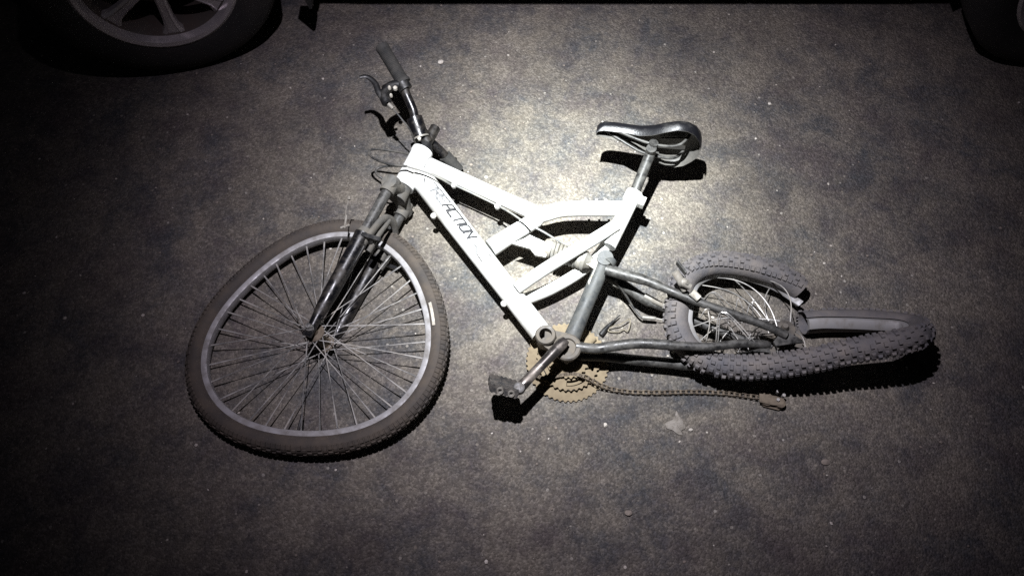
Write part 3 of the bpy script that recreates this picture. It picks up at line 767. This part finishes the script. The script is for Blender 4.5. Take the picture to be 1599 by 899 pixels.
mb = MB(); mb.prism([SO + SF * 0.03 + SL * 0.022 + SU * 0.010, SO + SF * 0.10 + SL * 0.018 - SU * 0.004, SO + SF * 0.10 - SL * 0.018 - SU * 0.004, SO + SF * 0.03 - SL * 0.022 + SU * 0.010], -SU * 0.004); B('shell_bridge', mb, 'seatshell', saddle, 0)

# ---------------- handlebar, stem, grips, levers
HBC = P(652, 199, 0.135)
mb = MB(); mb.tube([HT1 - ST * 0.004, HT1 + ST * 0.010, HT1 + ST * 0.012, HT1 + ST * 0.022], [0.027, 0.026, 0.020, 0.019], 22); B('headset', mb, 'blackmatt')
mb = MB(); mb.tube([HT1 + ST * 0.015, HT1 + ST * 0.080], [0.0145, 0.0140], 18)
mb.tube(smooth_path([HT1 + ST * 0.028, HT1.lerp(HBC, 0.45) + ST * 0.018, HBC], 5), [0.017] * 11, 16)
hb_l, hb_r = P(634, 146, 0.178), P(694, 243, 0.060)
bd = (hb_l - HBC).normalized()
mb.tube([HBC - bd * 0.026, HBC + bd * 0.026], 0.0215, 18)
B('stem', mb, 'black')
GL0, GL1 = P(629, 128, 0.190), P(598, 76, 0.232)
GR0, GR1 = P(690, 238, 0.066), P(709, 259, 0.028)
mb = MB(); pth = smooth_path([GL1, GL0, hb_l, P(645, 172, 0.155), HBC, P(668, 217, 0.100), GR0, GR1], 6); mb.tube(pth, 0.0118, 14); B('handlebar', mb, 'black')
gax = (GL1 - GL0).normalized()
mb = MB(); prof = [(-0.004, 0.012), (-0.004, 0.0205), (0.004, 0.0205)]
gl = (GL1 - GL0).length + 0.006
for i in range(1, 22):
    prof += [(0.004 + (gl - 0.012) * i / 22, 0.0168), (0.004 + (gl - 0.012) * (i + 0.45) / 22, 0.0182)]
prof += [(gl, 0.0185), (gl + 0.004, 0.016), (gl + 0.004, 0.008), (gl - 0.008, 0.007), (gl - 0.008, 0.0)]
mb.lathe(GL0, gax, prof, 20); B('grip', mb, 'grip')
mb = MB(); mb.tube([GR0 + (GR1 - GR0) * 0.25, GR1 + (GR1 - GR0) * 0.35], [0.0175, 0.0170], 16); B('grip', mb, 'grip')
def lever(pts, body, clamp, band, name='brake_lever'):
    q = MB(); pth = smooth_path(pts, 6); n = len(pth)
    q.tube(pth, [0.0052 + 0.004 * min(1, i / n * 1.2) for i in range(n)], 10, flat=((0, 0, 1), 0.7))
    lv = B(name, q, 'blackmatt')
    q = MB(); q.tube(smooth_path(body, 5), [0.010] + [0.0135] * 5 + [0.0125] * (len(smooth_path(body, 5)) - 7) + [0.008], 12); B('lever_body', q, 'blackmatt', lv)
    q = MB(); q.tube([clamp - band * 0.010, clamp + band * 0.010], 0.0185, 16); B('lever_clamp', q, 'blackmatt', lv)
    return lv
lv = lever(PP([(561, 121, 0.215), (573, 120, 0.213), (585, 129, 0.208), (591, 143, 0.203), (598, 153, 0.198)]), PP([(605, 163, 0.192), (600, 150, 0.196), (605, 139, 0.196), (616, 133, 0.194), (627, 133, 0.190)]), P(631, 135, 0.187), gax)
for (u, v, h, r) in ((608.5, 139, 0.212, 0.0045), (617.5, 139.5, 0.211, 0.0058), (611, 151, 0.207, 0.004)):
    q = MB(); q.lathe(P(u, v, h - 0.008), (0, 0, 1), [(0, 0.0), (0, r), (0.007, r), (0.010, r * 0.5), (0.010, 0)], 10); B('lever_bolt', q, 'label', lv)
q = MB(); q.tube(PP([(607, 163, 0.193), (614, 170, 0.190)]), [0.006, 0.005], 10); B('barrel_adjuster', q, 'alloy', lv)
lv2 = lever(PP([(732, 288, 0.012), (720, 274, 0.014), (710, 262, 0.020)]), PP([(712, 254, 0.024), (706, 252, 0.026), (700, 249, 0.034), (698, 248, 0.040)]), P(698, 248, 0.046), (GR1 - GR0).normalized())
q = MB(); q.lathe(P(655, 218, 0.150), (0, 0, 1), [(0, 0.0), (0, 0.0045), (0.005, 0.0045), (0.005, 0)], 10); B('stem_bolt', q, 'label')
q = MB(); q.tube(lin(HBC - bd * 0.030, HBC - bd * 0.026, 1), 0.0225, 18); B('bar_clamp_ring', q, 'alloy')
# cables
def cable(pts, r=0.0024, m='cable', k=8):
    q = MB(); q.tube(smooth_path(PP(pts), k), r, 8); B('brake_cable', q, m)
cable([(613, 169, 0.190), (628, 187, 0.180), (640, 203, 0.160), (648, 222, 0.120), (654, 236, 0.090)], 0.0022)
cable([(668, 248, 0.070), (649, 243, 0.100), (613, 236, 0.135), (585, 233, 0.135), (576, 238, 0.130), (583, 247, 0.132), (606, 256, 0.145), (636, 260, 0.149)], 0.0032)
cable([(634, 260, 0.149), (662, 268, 0.148), (688, 279, 0.140), (705, 289, 0.120)], 0.0025, 'cablegrey')
cable([(662, 264, 0.070), (642, 261, 0.100), (613, 259, 0.130), (592, 262, 0.145), (587, 269, 0.140), (594, 277, 0.142), (612, 286, 0.125), (628, 292, 0.100), (648, 300, 0.070)], 0.0032)
cable([(705, 287, 0.104), (740, 303, 0.102), (777, 321, 0.102), (800, 334, 0.124), (822, 349, 0.134), (845, 360, 0.134), (872, 376, 0.118), (895, 388, 0.10)], 0.0026, 'cablegrey')

# ---------------- swing arm: rear triangle
PV = F(944, 408, -0.002); LG0, LG1 = PV, F(893, 527, 0.0)
mb = MB(); mb.tube(lin(LG0, LG1, 6), [0.0205, 0.0195, 0.0190, 0.0185, 0.0185, 0.0190, 0.020], 22)
mb.tube([PV + FN * 0.024, PV - FN * 0.024], [0.020, 0.020], 18)
mb.tube([F(950, 412, 0.010), F(957, 405, 0.010)], [0.017, 0.012], 14)
B('swing_arm_leg', mb, 'steelpaint')
mb = MB(); mb.prism([F(912, 410, 0.014), F(935, 400, 0.014), F(945, 420, 0.014), F(921, 449, 0.014), F(918, 440, 0.014), F(928, 420, 0.014)], -FN * 0.005)
mb.prism([F(912, 410, -0.020), F(935, 400, -0.020), F(945, 420, -0.020), F(921, 449, -0.020), F(918, 440, -0.020), F(928, 420, -0.020)], FN * 0.005); B('shock_link', mb, 'alloy', None, 0)
DL = P(1237, 528, 0.118)                                                          # left dropout
mb = MB(); pth = smooth_path(PP([(946, 421, 0.118), (975, 429, 0.122), (1008, 438, 0.128), (1040, 451, 0.134), (1092, 472, 0.138), (1142, 489, 0.135), (1195, 508, 0.128), (1228, 523, 0.120)]), 5)
mb.tube(pth, [0.0130 if i < 10 else (0.0115 if i < 14 else 0.0098) for i in range(len(pth))], 14); B('seat_stay', mb, 'stay')
mb = MB(); pth = smooth_path(PP([(946, 428, 0.080), (975, 446, 0.066), (1008, 468, 0.055), (1036, 480, 0.050), (1075, 496, 0.046), (1110, 511, 0.044), (1150, 526, 0.044), (1205, 541, 0.046)]), 5)
mb.tube(pth, [0.0130 if i < 12 else 0.0105 for i in range(len(pth))], 14); B('seat_stay', mb, 'stay')
mb = MB(); mb.tube(PP([(1006, 462, 0.066), (1038, 478, 0.060)]), [0.009, 0.006], 10); mb.tube(PP([(1036.5, 472, 0.066), (1038, 481, 0.060)]), 0.006, 8); B('brake_boss', mb, 'alloy')
mb = MB(); pth = smooth_path(PP([(900, 541, 0.096), (930, 544, 0.100), (960, 540, 0.108), (1000, 536, 0.116), (1060, 539.5, 0.122), (1110, 541, 0.122), (1160, 536, 0.120), (1203, 538, 0.116)]), 5)
mb.tube(pth, [0.0122 if i < 20 else 0.0100 for i in range(len(pth) - 2)] + [0.009, 0.005], 14); B('chain_stay', mb, 'stay')
mb = MB(); pth = smooth_path(PP([(900, 556, 0.040), (940, 556, 0.040), (985, 561, 0.041), (1040, 566, 0.042), (1085, 570, 0.043), (1140, 562, 0.045), (1200, 549, 0.046)]), 5)
mb.tube(pth, 0.0125, 14); B('chain_stay', mb, 'stay')
mb = MB(); mb.prism(PP([(1222, 515, 0.121), (1246, 526, 0.117), (1255, 534, 0.112), (1238, 536, 0.112), (1212, 540, 0.112), (1208, 533, 0.115)]), V((0, 0, -0.006))); B('dropout', mb, 'stay', None, 0)

# ---------------- bottom bracket, crank set
mb = MB()
bx = V((0.02, -0.02, 1.0)).normalized()
B0 = P(885, 553, 0.040); 
BA = (P(886, 541, 0.106) - B0).normalized(); bl = (P(886, 541, 0.106) - B0).length
mb.lathe(B0, BA, [(0.0, 0.0), (0.0, 0.024), (bl - 0.03, 0.024), (bl - 0.03, 0.029), (bl - 0.018, 0.0295), (bl - 0.018, 0.026), (bl - 0.013, 0.026), (bl - 0.013, 0.0325), (bl - 0.003, 0.0325), (bl, 0.029), (bl - 0.001, 0.021), (bl - 0.007, 0.019), (bl - 0.007, 0.0)], 32)
bbk = B('bottom_bracket', mb, 'bearing')
EY = P(852, 522, 0.110)
mb = MB(); mb.lathe(EY - BA * 0.012, BA, [(-0.045, 0.0), (-0.045, 0.022), (0.0, 0.022), (0.008, 0.0245), (0.014, 0.022), (0.014, 0.0150), (-0.030, 0.0135), (-0.030, 0.0)], 28)
pl = [EY + V((0.0, 0.022, -0.012)), P(886, 520, 0.088), P(905, 545, 0.086), P(886, 566, 0.084), EY + V((-0.004, -0.024, -0.012))]
mb.prism(pl, V((0, 0, -0.012))); B('pivot_bracket', mb, 'bearing')
C0, C1 = P(878, 536, 0.120), P(811, 606, 0.112)
cx = (C1 - C0).normalized(); cyv = BA.cross(cx).normalized()
mb = MB(); pth = [C0 - cx * 0.012, C0 + cx * 0.0, C0.lerp(C1, 0.2), C0.lerp(C1, 0.5), C0.lerp(C1, 0.8), C1, C1 + cx * 0.012]
mb.tube(pth, [0.010, 0.0140, 0.0135, 0.0120, 0.0120, 0.0135, 0.010], 16, flat=(tuple(BA), 0.72)); crank = B('crank_arm', mb, 'crank')
mb = MB(); mb.lathe(C1 - BA * 0.011, BA, [(0, 0.0), (0, 0.0125), (0.021, 0.0125), (0.022, 0.009), (0.022, 0)], 18); B('crank_eye', mb, 'pedal', crank)
def pedal(c, px_, py_, pz_, m, name='pedal'):
    # cage pedal: px_ out along the axle, py_ across, pz_ through its thickness
    root = MB(); root.tube([c - px_ * 0.046, c + px_ * 0.034], 0.0075, 12)
    pd = B(name, root, m)
    for s in (1, -1):
        q = MB(); vs = []; fs = []; k = 0
        line = []
        for i in range(13):
            a = -0.032 + 0.064 * i / 12
            line.append((a, 0.0080 + (0.0022 if i % 2 else -0.0008)))
        base = c + py_ * 0.029 * s
        n = len(line)
        for (a, h) in line:
            for (zz) in (h, -h):
                for w in (0.002, -0.002): vs.append(base + px_ * a + pz_ * zz + py_ * w)
        for i in range(n - 1):
            o = i * 4
            for (a_, b_) in ((0, 1), (1, 3), (3, 2), (2, 0)): fs.append((o + a_, o + b_, o + 4 + b_, o + 4 + a_))
        fs += [(0, 2, 3, 1), (n * 4 - 4, n * 4 - 3, n * 4 - 1, n * 4 - 2)]
        q.add(vs, fs); B('cage', q, m, pd, 0)
        for hx in (-0.016, 0.010):
            q = MB(); q.lathe(base + px_ * hx, py_ * s, [(0.001, 0.0), (0.0025, 0.0045), (0.0055, 0.0045), (0.0060, 0.0075), (0.001, 0.0082)], 16); B('cage_boss', q, 'alloy', pd)
        q = MB()
        q.box(c + px_ * 0.031 * s, px_ * 0.002, py_ * 0.028, pz_ * 0.006); B('end_plate', q, m, pd, 0)
    q = MB(); q.box(c, px_ * 0.029, py_ * 0.024, pz_ * 0.0055); B('pedal_body', q, m, pd, 0)
    return pd
px_ = V((-0.90, 0.16, 0.26)).normalized(); py_ = V((0.10, -0.70, 0.68)); py_ = (py_ - px_ * py_.dot(px_)).normalized(); pz_ = px_.cross(py_)
pedal(P(786, 602, 0.118), px_, py_, pz_, 'pedal')
# right crank under the frame and its pedal flat on the road
R0 = P(890, 560, 0.022); R1 = P(926, 526, 0.018)
mb = MB(); mb.tube([R0, R0.lerp(R1, 0.5), R1], [0.013, 0.011, 0.012], 14, flat=((0, 0, 1), 0.7)); B('crank_arm', mb, 'tan')
mb = MB(); mb.tube(smooth_path(PP([(938, 523, 0.010), (946, 513, 0.011), (957, 502, 0.012), (968, 492, 0.014)]), 4), [0.0062, 0.0064, 0.0064, 0.0062, 0.0058, 0.0052, 0.0045, 0.0038, 0.0030, 0.0022, 0.0018, 0.0014, 0.0012], 10)
bp_ = B('broken_pedal_axle', mb, 'blackmatt')
cg = smooth_path(PP([(951, 513, 0.010), (958, 509, 0.014), (967, 507, 0.016), (974, 503, 0.018), (983, 498, 0.016), (984, 505, 0.014), (980, 517, 0.010), (974, 514, 0.009), (966, 518, 0.008), (955, 518, 0.007), (950, 516, 0.008)]), 4, True)
mb = MB(); n_ = len(cg)
vs = [p + V((0, 0, z)) for p in cg for z in (-0.0045, 0.0035)]
mb.add(vs, [(2 * i, 2 * i + 1, 2 * ((i + 1) % n_) + 1, 2 * ((i + 1) % n_)) for i in range(n_)])
md = mb; mb = MB(); mb.tube(cg, 0.0016, 6, closed=True); mb.add(md.v, md.f); B('pedal_cage', mb, 'pedal_dust', bp_)
# chain rings, with slots between their arms
def chainring(c, ax, r_out, teeth, r_in, th, holes, hr0, hr1, name='chainring'):
    u = (V((1, 0, 0)) - ax * ax.x).normalized(); w = ax.cross(u); mb = MB()
    pitch = 2 * math.pi / teeth; N = teeth * 4
    def ro(i): return r_out - 0.0045 + (0.0, 0.0042, 0.0045, 0.0006)[i % 4] if True else 0
    def inslot(a):
        for h in range(holes):
            d = (a - h * 2 * math.pi / holes + math.pi) % (2 * math.pi) - math.pi
            if abs(d) < math.pi / holes * 0.66: return True
        return False
    rings = [r_in, hr0, hr1, None]
    def pt(i, k, z):
        a = 2 * math.pi * i / N; r = rings[k] if rings[k] is not None else ro(i)
        return c + (u * math.cos(a) + w * math.sin(a)) * r + ax * z
    for i in range(N):
        j = i + 1
        for k in range(3):
            if k == 1 and inslot(2 * math.pi * (i + 0.5) / N): 
                for kk in (1, 2): mb.add([pt(i, kk, th), pt(j, kk, th), pt(j, kk, -th), pt(i, kk, -th)], [(0, 1, 2, 3)])
                if not inslot(2 * math.pi * (i - 0.5) / N): mb.add([pt(i, 1, th), pt(i, 2, th), pt(i, 2, -th), pt(i, 1, -th)], [(0, 1, 2, 3)])
                if not inslot(2 * math.pi * (i + 1.5) / N): mb.add([pt(j, 1, th), pt(j, 2, th), pt(j, 2, -th), pt(j, 1, -th)], [(0, 1, 2, 3)])
                continue
            for z in (th, -th): mb.add([pt(i, k, z), pt(i, k + 1, z), pt(j, k + 1, z), pt(j, k, z)], [(0, 1, 2, 3)])
        mb.add([pt(i, 3, th), pt(j, 3, th), pt(j, 3, -th), pt(i, 3, -th)], [(0, 1, 2, 3)])
        mb.add([pt(i, 0, th), pt(j, 0, th), pt(j, 0, -th), pt(i, 0, -th)], [(0, 1, 2, 3)])
    return mb
CA = V((0.03, -0.06, 1.0)).normalized()
CC = P(886, 565, 0.0110)
cset = B('chainring', chainring(CC, CA, 0.1010, 48, 0.030, 0.0014, 5, 0.060, 0.072), 'tan', None, 0)
B('chainring', chainring(CC + CA * 0.012, CA, 0.0770, 36, 0.030, 0.0014, 5, 0.0515, 0.0655), 'tan', None, 0)
B('chainring', chainring(CC + CA * 0.023, CA, 0.0500, 24, 0.020, 0.0014, 5, 0.030, 0.036), 'tan', None, 0)
mb = MB(); mb.lathe(CC + CA * 0.0, CA, [(0, 0), (0, 0.030), (0.014, 0.028), (0.020, 0.034), (0.026, 0.036), (0.030, 0.030), (0.032, 0.0)], 28); B('crank_spider', mb, 'tan')

# chain: links drawn out along the road to the torn-off derailleur
ch = smooth_path(PP([(838, 586, 0.028), (850, 590, 0.030), (872, 586, 0.031), (895, 583, 0.031), (915, 589, 0.029), (932, 599, 0.022), (952, 607, 0.010), (985, 612, 0.008), (1030, 613, 0.008), (1080, 612, 0.008), (1130, 614, 0.008), (1165, 618, 0.010), (1200, 623, 0.014)]), 12)
def resample(pts, step):
    out = [pts[0]]; acc = 0.0
    for a, b in zip(pts, pts[1:]):
        L_ = (b - a).length; t = 0.0
        while acc + (L_ - t) >= step:
            t += step - acc; out.append(a.lerp(b, t / L_)); acc = 0.0
        acc += L_ - t
    return out
pins = resample(ch, 0.0127)
mb = MB(); k = 0
for a, b in zip(pins, pins[1:]):
    t = (b - a).normalized(); n_ = (V((0, 0, 1)) - t * t.z).normalized(); sd = t.cross(n_)
    twist = 0.0 if k > 8 else 1.2
    w = (sd * math.cos(twist) + n_ * math.sin(twist)); hgt_ = t.cross(w)
    off = 0.0045 if k % 2 else 0.0032
    for s in (1, -1):
        c = (a + b) / 2 + w * off * s
        for q in (-1, 1): mb.box(c + t * 0.0045 * q, t * 0.0038, w * 0.0006, hgt_ * 0.0042)
        mb.box(c, t * 0.004, w * 0.0006, hgt_ * 0.0030)
    mb.tube([a - w * 0.0052, a + w * 0.0052], 0.0034, 8)
    k += 1
chain = B('chain', mb, 'chain', None, 0); chain['kind'] = 'stuff'
dc = P(1205, 624, 0.014)
mb = MB()
mb.prism(PP([(1186, 614, 0.022), (1212, 618, 0.024), (1224, 622, 0.024), (1224, 633, 0.022), (1206, 632, 0.020), (1186, 627, 0.020)]), V((0, 0, -0.003)))
mb.prism(PP([(1190, 622, 0.008), (1216, 628, 0.008), (1224, 634, 0.008), (1216, 640, 0.008), (1192, 634, 0.008)]), V((0, 0, -0.004)))
mb.lathe(P(1196, 625, 0.006), (0, 0, 1), [(0, 0), (0, 0.016), (0.010, 0.016), (0.010, 0.0)], 14); mb.lathe(P(1216, 632, 0.004), (0, 0, 1), [(0, 0), (0, 0.012), (0.016, 0.012), (0.016, 0.0)], 12)
der = B('derailleur', mb, 'chain', None, 0)
for (u, v) in ((1213, 613), (1222, 619), (1213, 626)):
    q = MB(); q.lathe(P(u, v, 0.016), (0, 0, 1), [(0, 0), (0, 0.004), (0.012, 0.004), (0.012, 0)], 8); B('derailleur_bolt', q, 'chrome', der)

# ---------------- rear wheel, folded like a crisp
rw_pts = PP([(1254, 504, 0.031), (1290, 501, 0.031), (1340, 501, 0.033), (1390, 504, 0.040), (1421, 509, 0.062), (1436, 516, 0.100), (1432, 525, 0.140), (1411, 531, 0.153), (1385, 537, 0.150), (1320, 550, 0.128), (1245, 566, 0.104), (1170, 573, 0.084), (1112, 566, 0.072), (1074, 543, 0.074), (1057, 507, 0.085), (1060, 470, 0.092), (1068, 440, 0.092), (1088, 421, 0.088), (1120, 412, 0.084), (1165, 416, 0.078), (1212, 430, 0.066), (1243, 447, 0.052), (1262, 464, 0.040)])
RZ = [0.03, 0.03, 0.03, 0.04, 0.03, 0.00, -0.08, -0.15, -0.20, -0.24, -0.22, -0.18, -0.14, -0.06, -0.02, -0.02, -0.08, -0.24, -0.36, -0.40, -0.36, -0.22, -0.05]
RH = P(1222, 524, 0.075)
rcl = smooth_path(rw_pts, 10); rzz = [p.x for p in smooth_path([V((z, 0, 0)) for z in RZ], 10)]; rcl0 = list(rcl)
# even spacing
tot = sum((b - a).length for a, b in zip(rcl, rcl[1:]))
rcl = resample(rcl, tot / 179.5)
print('rear tyre centre line', round(tot, 3), 'm; head tube', round(HTL, 3), 'crown-hub', round(crl, 3), 'crown z', round(CR.z, 3), 'HT1 z', round(HT1.z, 3))
print('down tube', round(dl, 3), 'post', round((PT - S1).length, 3), 'S1', [round(x, 3) for x in S1], 'crank', round((C1 - C0).length, 3), 'swing', round((LG1 - LG0).length, 3), 'S0 z', round(S0.z, 3))
def lean(p):
    i = min(range(len(rcl0)), key=lambda q: (rcl0[q] - p).length); return rzz[i]
rfr = wheel_frames(rcl, [RH + V((0, 0, lean(p))) for p in rcl], None, False)
cut = rfr[:-3]                                                                     # the tyre is torn a little before the rim's broken end
rw = empty('rear_wheel', RH, bike)
B('tyre', sweep(cut, tyre_prof(0.0285), False, False), 'rubber_dusty', rw, 60)
td = B('tread', tread(cut, 0.0285, 0.0140, 0.0050, False), 'rubber_dusty', rw, 0); td['kind'] = 'stuff'
B('rim', sweep(rfr, [(a + 0.004, b) for a, b in RIMP], True, False), 'rim', rw, 30)
HA = (V((-0.15, 0.05, 1.0))).normalized()
mb = MB(); mb.lathe(RH, HA, [(-0.055, 0.0), (-0.055, 0.005), (-0.045, 0.006), (-0.042, 0.016), (-0.038, 0.028), (-0.034, 0.028), (-0.030, 0.015), (0, 0.014), (0.026, 0.015), (0.030, 0.024), (0.034, 0.024), (0.038, 0.010), (0.052, 0.006), (0.052, 0)], 22); B('hub', mb, 'bearing', rw)
mb = MB()
for i in range(6):
    r = 0.052 - 0.005 * i; tn = 28 - 3 * i
    z0 = -0.030 + 0.0
    poly = []
    uu = HA.orthogonal().normalized(); ww = HA.cross(uu)
    for q in range(tn * 2):
        a = math.pi * q / tn; rr_ = r if q % 2 else r - 0.004
        poly.append(RH - HA * (0.024 + 0.0042 * i) + (uu * math.cos(a) + ww * math.sin(a)) * rr_)
    mb.prism(poly, HA * 0.0018)
B('cassette', mb, 'bearing', rw, 0)
rng = random.Random(11)
nr = len(rfr)
for q in range(26):
    i = int((q + 0.3) * nr / 26) % nr
    c, t, d, b = rfr[i]
    side = 1 if q % 2 else -1
    if c.x > RH.x + 0.06: continue
    p1 = c + d * 0.036
    a_h = rng.uniform(0, 6.28); uu = HA.orthogonal().normalized(); ww = HA.cross(uu)
    p0 = RH + HA * 0.032 * side + (uu * math.cos(a_h) + ww * math.sin(a_h)) * 0.021
    L_ = (p1 - p0).length
    slack = max(0.0, 0.262 - L_)
    bow = math.sqrt(max(0.0, slack) * L_ * 0.375 + 1e-8)
    dirn = (V((rng.uniform(-0.5, 0.3), rng.uniform(-0.1, 0.9), 0.15))).normalized()
    ax_ = (p1 - p0).normalized(); dirn = (dirn - ax_ * dirn.dot(ax_)).normalized()
    bow = min(bow, 0.045)
    pts = [p0, p0.lerp(p1, 0.25) + dirn * bow * 0.75, p0.lerp(p1, 0.5) + dirn * bow, p0.lerp(p1, 0.75) + dirn * bow * 0.75, p1]
    for z in pts: z.z = max(z.z, 0.006)
    mb = MB(); mb.tube(smooth_path(pts, 5), 0.0013, 6); B('spoke', mb, 'spoke', rw)
# buckled spokes that stand in loops over the stays
for (a, b, c) in (((1098, 470, 0.13), (1112, 457, 0.175), (1128, 474, 0.14)), ((1100, 470, 0.13), (1115, 456, 0.175), (1143, 480, 0.14)), ((1118, 532, 0.10), (1127, 487, 0.165), (1170, 530, 0.13)), ((1121, 534, 0.10), (1131, 487, 0.16), (1177, 532, 0.13)),
                  ((1149, 484, 0.14), (1153, 467, 0.165), (1163, 490, 0.14)), ((1176, 494, 0.14), (1175, 472, 0.165), (1183, 471, 0.155)), ((1103, 532, 0.10), (1108, 505, 0.13), (1106, 486, 0.14)), ((1166, 491, 0.14), (1169, 480, 0.15), (1171, 476, 0.150)), ((1094, 496, 0.12), (1104, 482, 0.145), (1122, 492, 0.10)), ((1135, 498, 0.12), (1143, 515, 0.11), (1152, 529, 0.12))):
    q = MB(); q.tube(smooth_path([P(a[0], a[1], a[2] - 0.03), P(*a), P(*b), P(*c), P(c[0] + 3, c[1] + 4, c[2] - 0.03)], 8), 0.0013, 6); B('bent_spoke', q, 'spoke', rw)
# rear brake on the seat stay
q = MB(); q.tube(smooth_path(PP([(1070, 452, 0.155), (1062, 437, 0.170), (1054, 424, 0.180)]), 4), [0.010] * 9, 12, flat=((0, 0, 1), 0.7)); arm = B('brake_arm', q, 'alloy')
q = MB(); q.box(P(1064, 418, 0.180), (P(1071, 427, 0.18) - P(1057, 409, 0.18)) * 0.5, V((0.002, 0.002, 0)), V((0, 0, 0.007))); B('cable_anchor', q, 'stay', arm, 0)
q = MB(); q.lathe(P(1064, 441, 0.172), V((0.5, -0.3, 0.6)), [(0, 0), (0, 0.011), (0.010, 0.011), (0.014, 0.007), (0.020, 0.006), (0.020, 0)], 12); q.tube(PP([(1066, 441, 0.178), (1078, 448, 0.172)]), [0.009, 0.008], 10); B('brake_shoe', q, 'alloy', arm)
q = MB(); q.tube(PP([(1080, 456, 0.158), (1091, 466, 0.152)]), [0.0095, 0.0085], 12); B('brake_pad_holder', q, 'label', arm)
q = MB(); q.tube(smooth_path(PP([(960, 437, 0.09), (978, 462, 0.05), (990, 482, 0.03), (1003, 496, 0.024), (1024, 497, 0.022)]), 6), 0.0028, 8); cab = B('brake_cable', q, 'cable')
q = MB(); q.tube(smooth_path(PP([(1003, 495, 0.024), (1012, 496, 0.024), (1024, 497, 0.024)]), 4), [0.0048] * 8 + [0.004], 10); B('cable_noodle', q, 'alloy', cab)
q = MB(); q.tube(PP([(1024, 497, 0.022), (1042, 500, 0.02)]), 0.0012, 6); B('cable_wire', q, 'spoke', cab)

# ================================================================ SMALL THINGS ON THE ROAD
def pebble(c, r, seed, flat=0.6):
    rg = random.Random(seed); bm = bmesh.new(); bmesh.ops.create_icosphere(bm, subdivisions=2, radius=1.0)
    dirs = [V((rg.uniform(-1, 1), rg.uniform(-1, 1), rg.uniform(-1, 1))).normalized() for _ in range(7)]
    cuts = [rg.uniform(0.55, 0.9) for _ in dirs]
    q = MB(); vs = []
    for v in bm.verts:
        p = v.co.copy()
        for d, k_ in zip(dirs, cuts):
            e = p.dot(d) - k_
            if e > 0: p -= d * e
        vs.append(V((p.x * r[0], p.y * r[1], p.z * r[2])))
    lo = min(v.z for v in vs)
    q.add([v + V(c) - V((0, 0, lo + 0.0006)) for v in vs], [tuple(v.index for v in f.verts) for f in bm.faces]); bm.free()
    return q
for (u, v, r, m, lab) in ((688, 98, (0.011, 0.009, 0.004), 'stone', 'pale flat stone chip on the asphalt between handlebar grip and car sill'),
                          (1078, 671, (0.0055, 0.004, 0.004), 'stone', 'tiny white oval pebble beside the pale dried splash'),
                          (945, 664, (0.0052, 0.0062, 0.004), 'stone', 'small white pebble on bare asphalt just below the chain ring'),
                          (981, 801, (0.009, 0.007, 0.005), 'stoned', 'small tan stone alone on the darkest asphalt farthest from the car'),
                          (1288, 722, (0.010, 0.008, 0.006), 'stoned', 'brownish stone on asphalt beyond the chain end and splash')):
    c = P(u, v, 0); o = build('pebble', pebble(c, r, int(u)), m, None, 25, loc=c); tag(o, lab, 'stone')
def splash(pts, c, name, lab):
    poly = smooth_path([P(u, v, 0.0035) for (u, v) in pts], 4, True); n = len(poly); cc = sum(poly, V()) / n
    q = MB(); ring2 = [cc + (p - cc) * 0.72 + V((0, 0, 0.0025)) for p in poly]; low = [V((p.x, p.y, 0.0005)) for p in poly]; rng_ = random.Random(4)
    mid = [cc + (p - cc) * 0.4 + V((0, 0, 0.003 + rng_.uniform(-0.001, 0.0015))) for p in poly]
    vs = low + poly + ring2 + mid + [cc + V((0, 0, 0.0035))]
    fs = []
    for lay in range(3):
        for i in range(n): j = (i + 1) % n; fs.append((lay * n + i, lay * n + j, (lay + 1) * n + j, (lay + 1) * n + i))
    for i in range(n): fs.append((3 * n + i, 3 * n + (i + 1) % n, 4 * n))
    q.add(vs, fs); o = build(name, q, 'splash', None, 50, loc=P(*c, 0)); return tag(o, lab, 'stain')
splash([(1056, 641), (1061, 650), (1068, 660), (1070, 668), (1064, 672), (1066, 679), (1058, 677), (1050, 671), (1041, 668), (1039, 660), (1046, 657), (1053, 652)], (1055, 662), 'mortar_splash', 'pale dried splash of mortar stuck to the asphalt near the chain')

# loose grit over the whole yard
rg = random.Random(21); mb = MB(); mats = []
ico = bmesh.new(); bmesh.ops.create_icosphere(ico, subdivisions=1, radius=1.0)
iv = [v.co.copy() for v in ico.verts]; iff = [tuple(v.index for v in f.verts) for f in ico.faces]; ico.free()
for i in range(3600):
    x, y = rg.uniform(-2.2, 2.4), rg.uniform(0.1, 2.6)
    r = 0.0008 + 0.0038 * rg.random() ** 5
    sx, sy, sz, an = rg.uniform(0.7, 1.3), rg.uniform(0.7, 1.3), rg.uniform(0.5, 0.9), rg.uniform(0, 6.3)
    ca_, sa_ = math.cos(an), math.sin(an)
    mb.add([(x + r * (p.x * sx * ca_ - p.y * sy * sa_), y + r * (p.x * sx * sa_ + p.y * sy * ca_), r * sz * 0.6 + r * sz * p.z) for p in iv], iff)
    mats += [0 if rg.random() < 0.28 else 1] * len(iff)
grit = build('grit', mb, ['stone', 'stoned'], None, 0)
grit.data.polygons.foreach_set('material_index', mats)
grit['kind'] = 'stuff'; grit['label'] = 'fine loose grit and sand scattered over the asphalt'; grit['category'] = 'grit'

scene.render.engine = 'CYCLES'
scene.cycles.use_denoising = False
scene.cycles.max_bounces = 6
scene.cycles.sample_clamp_indirect = 0.5
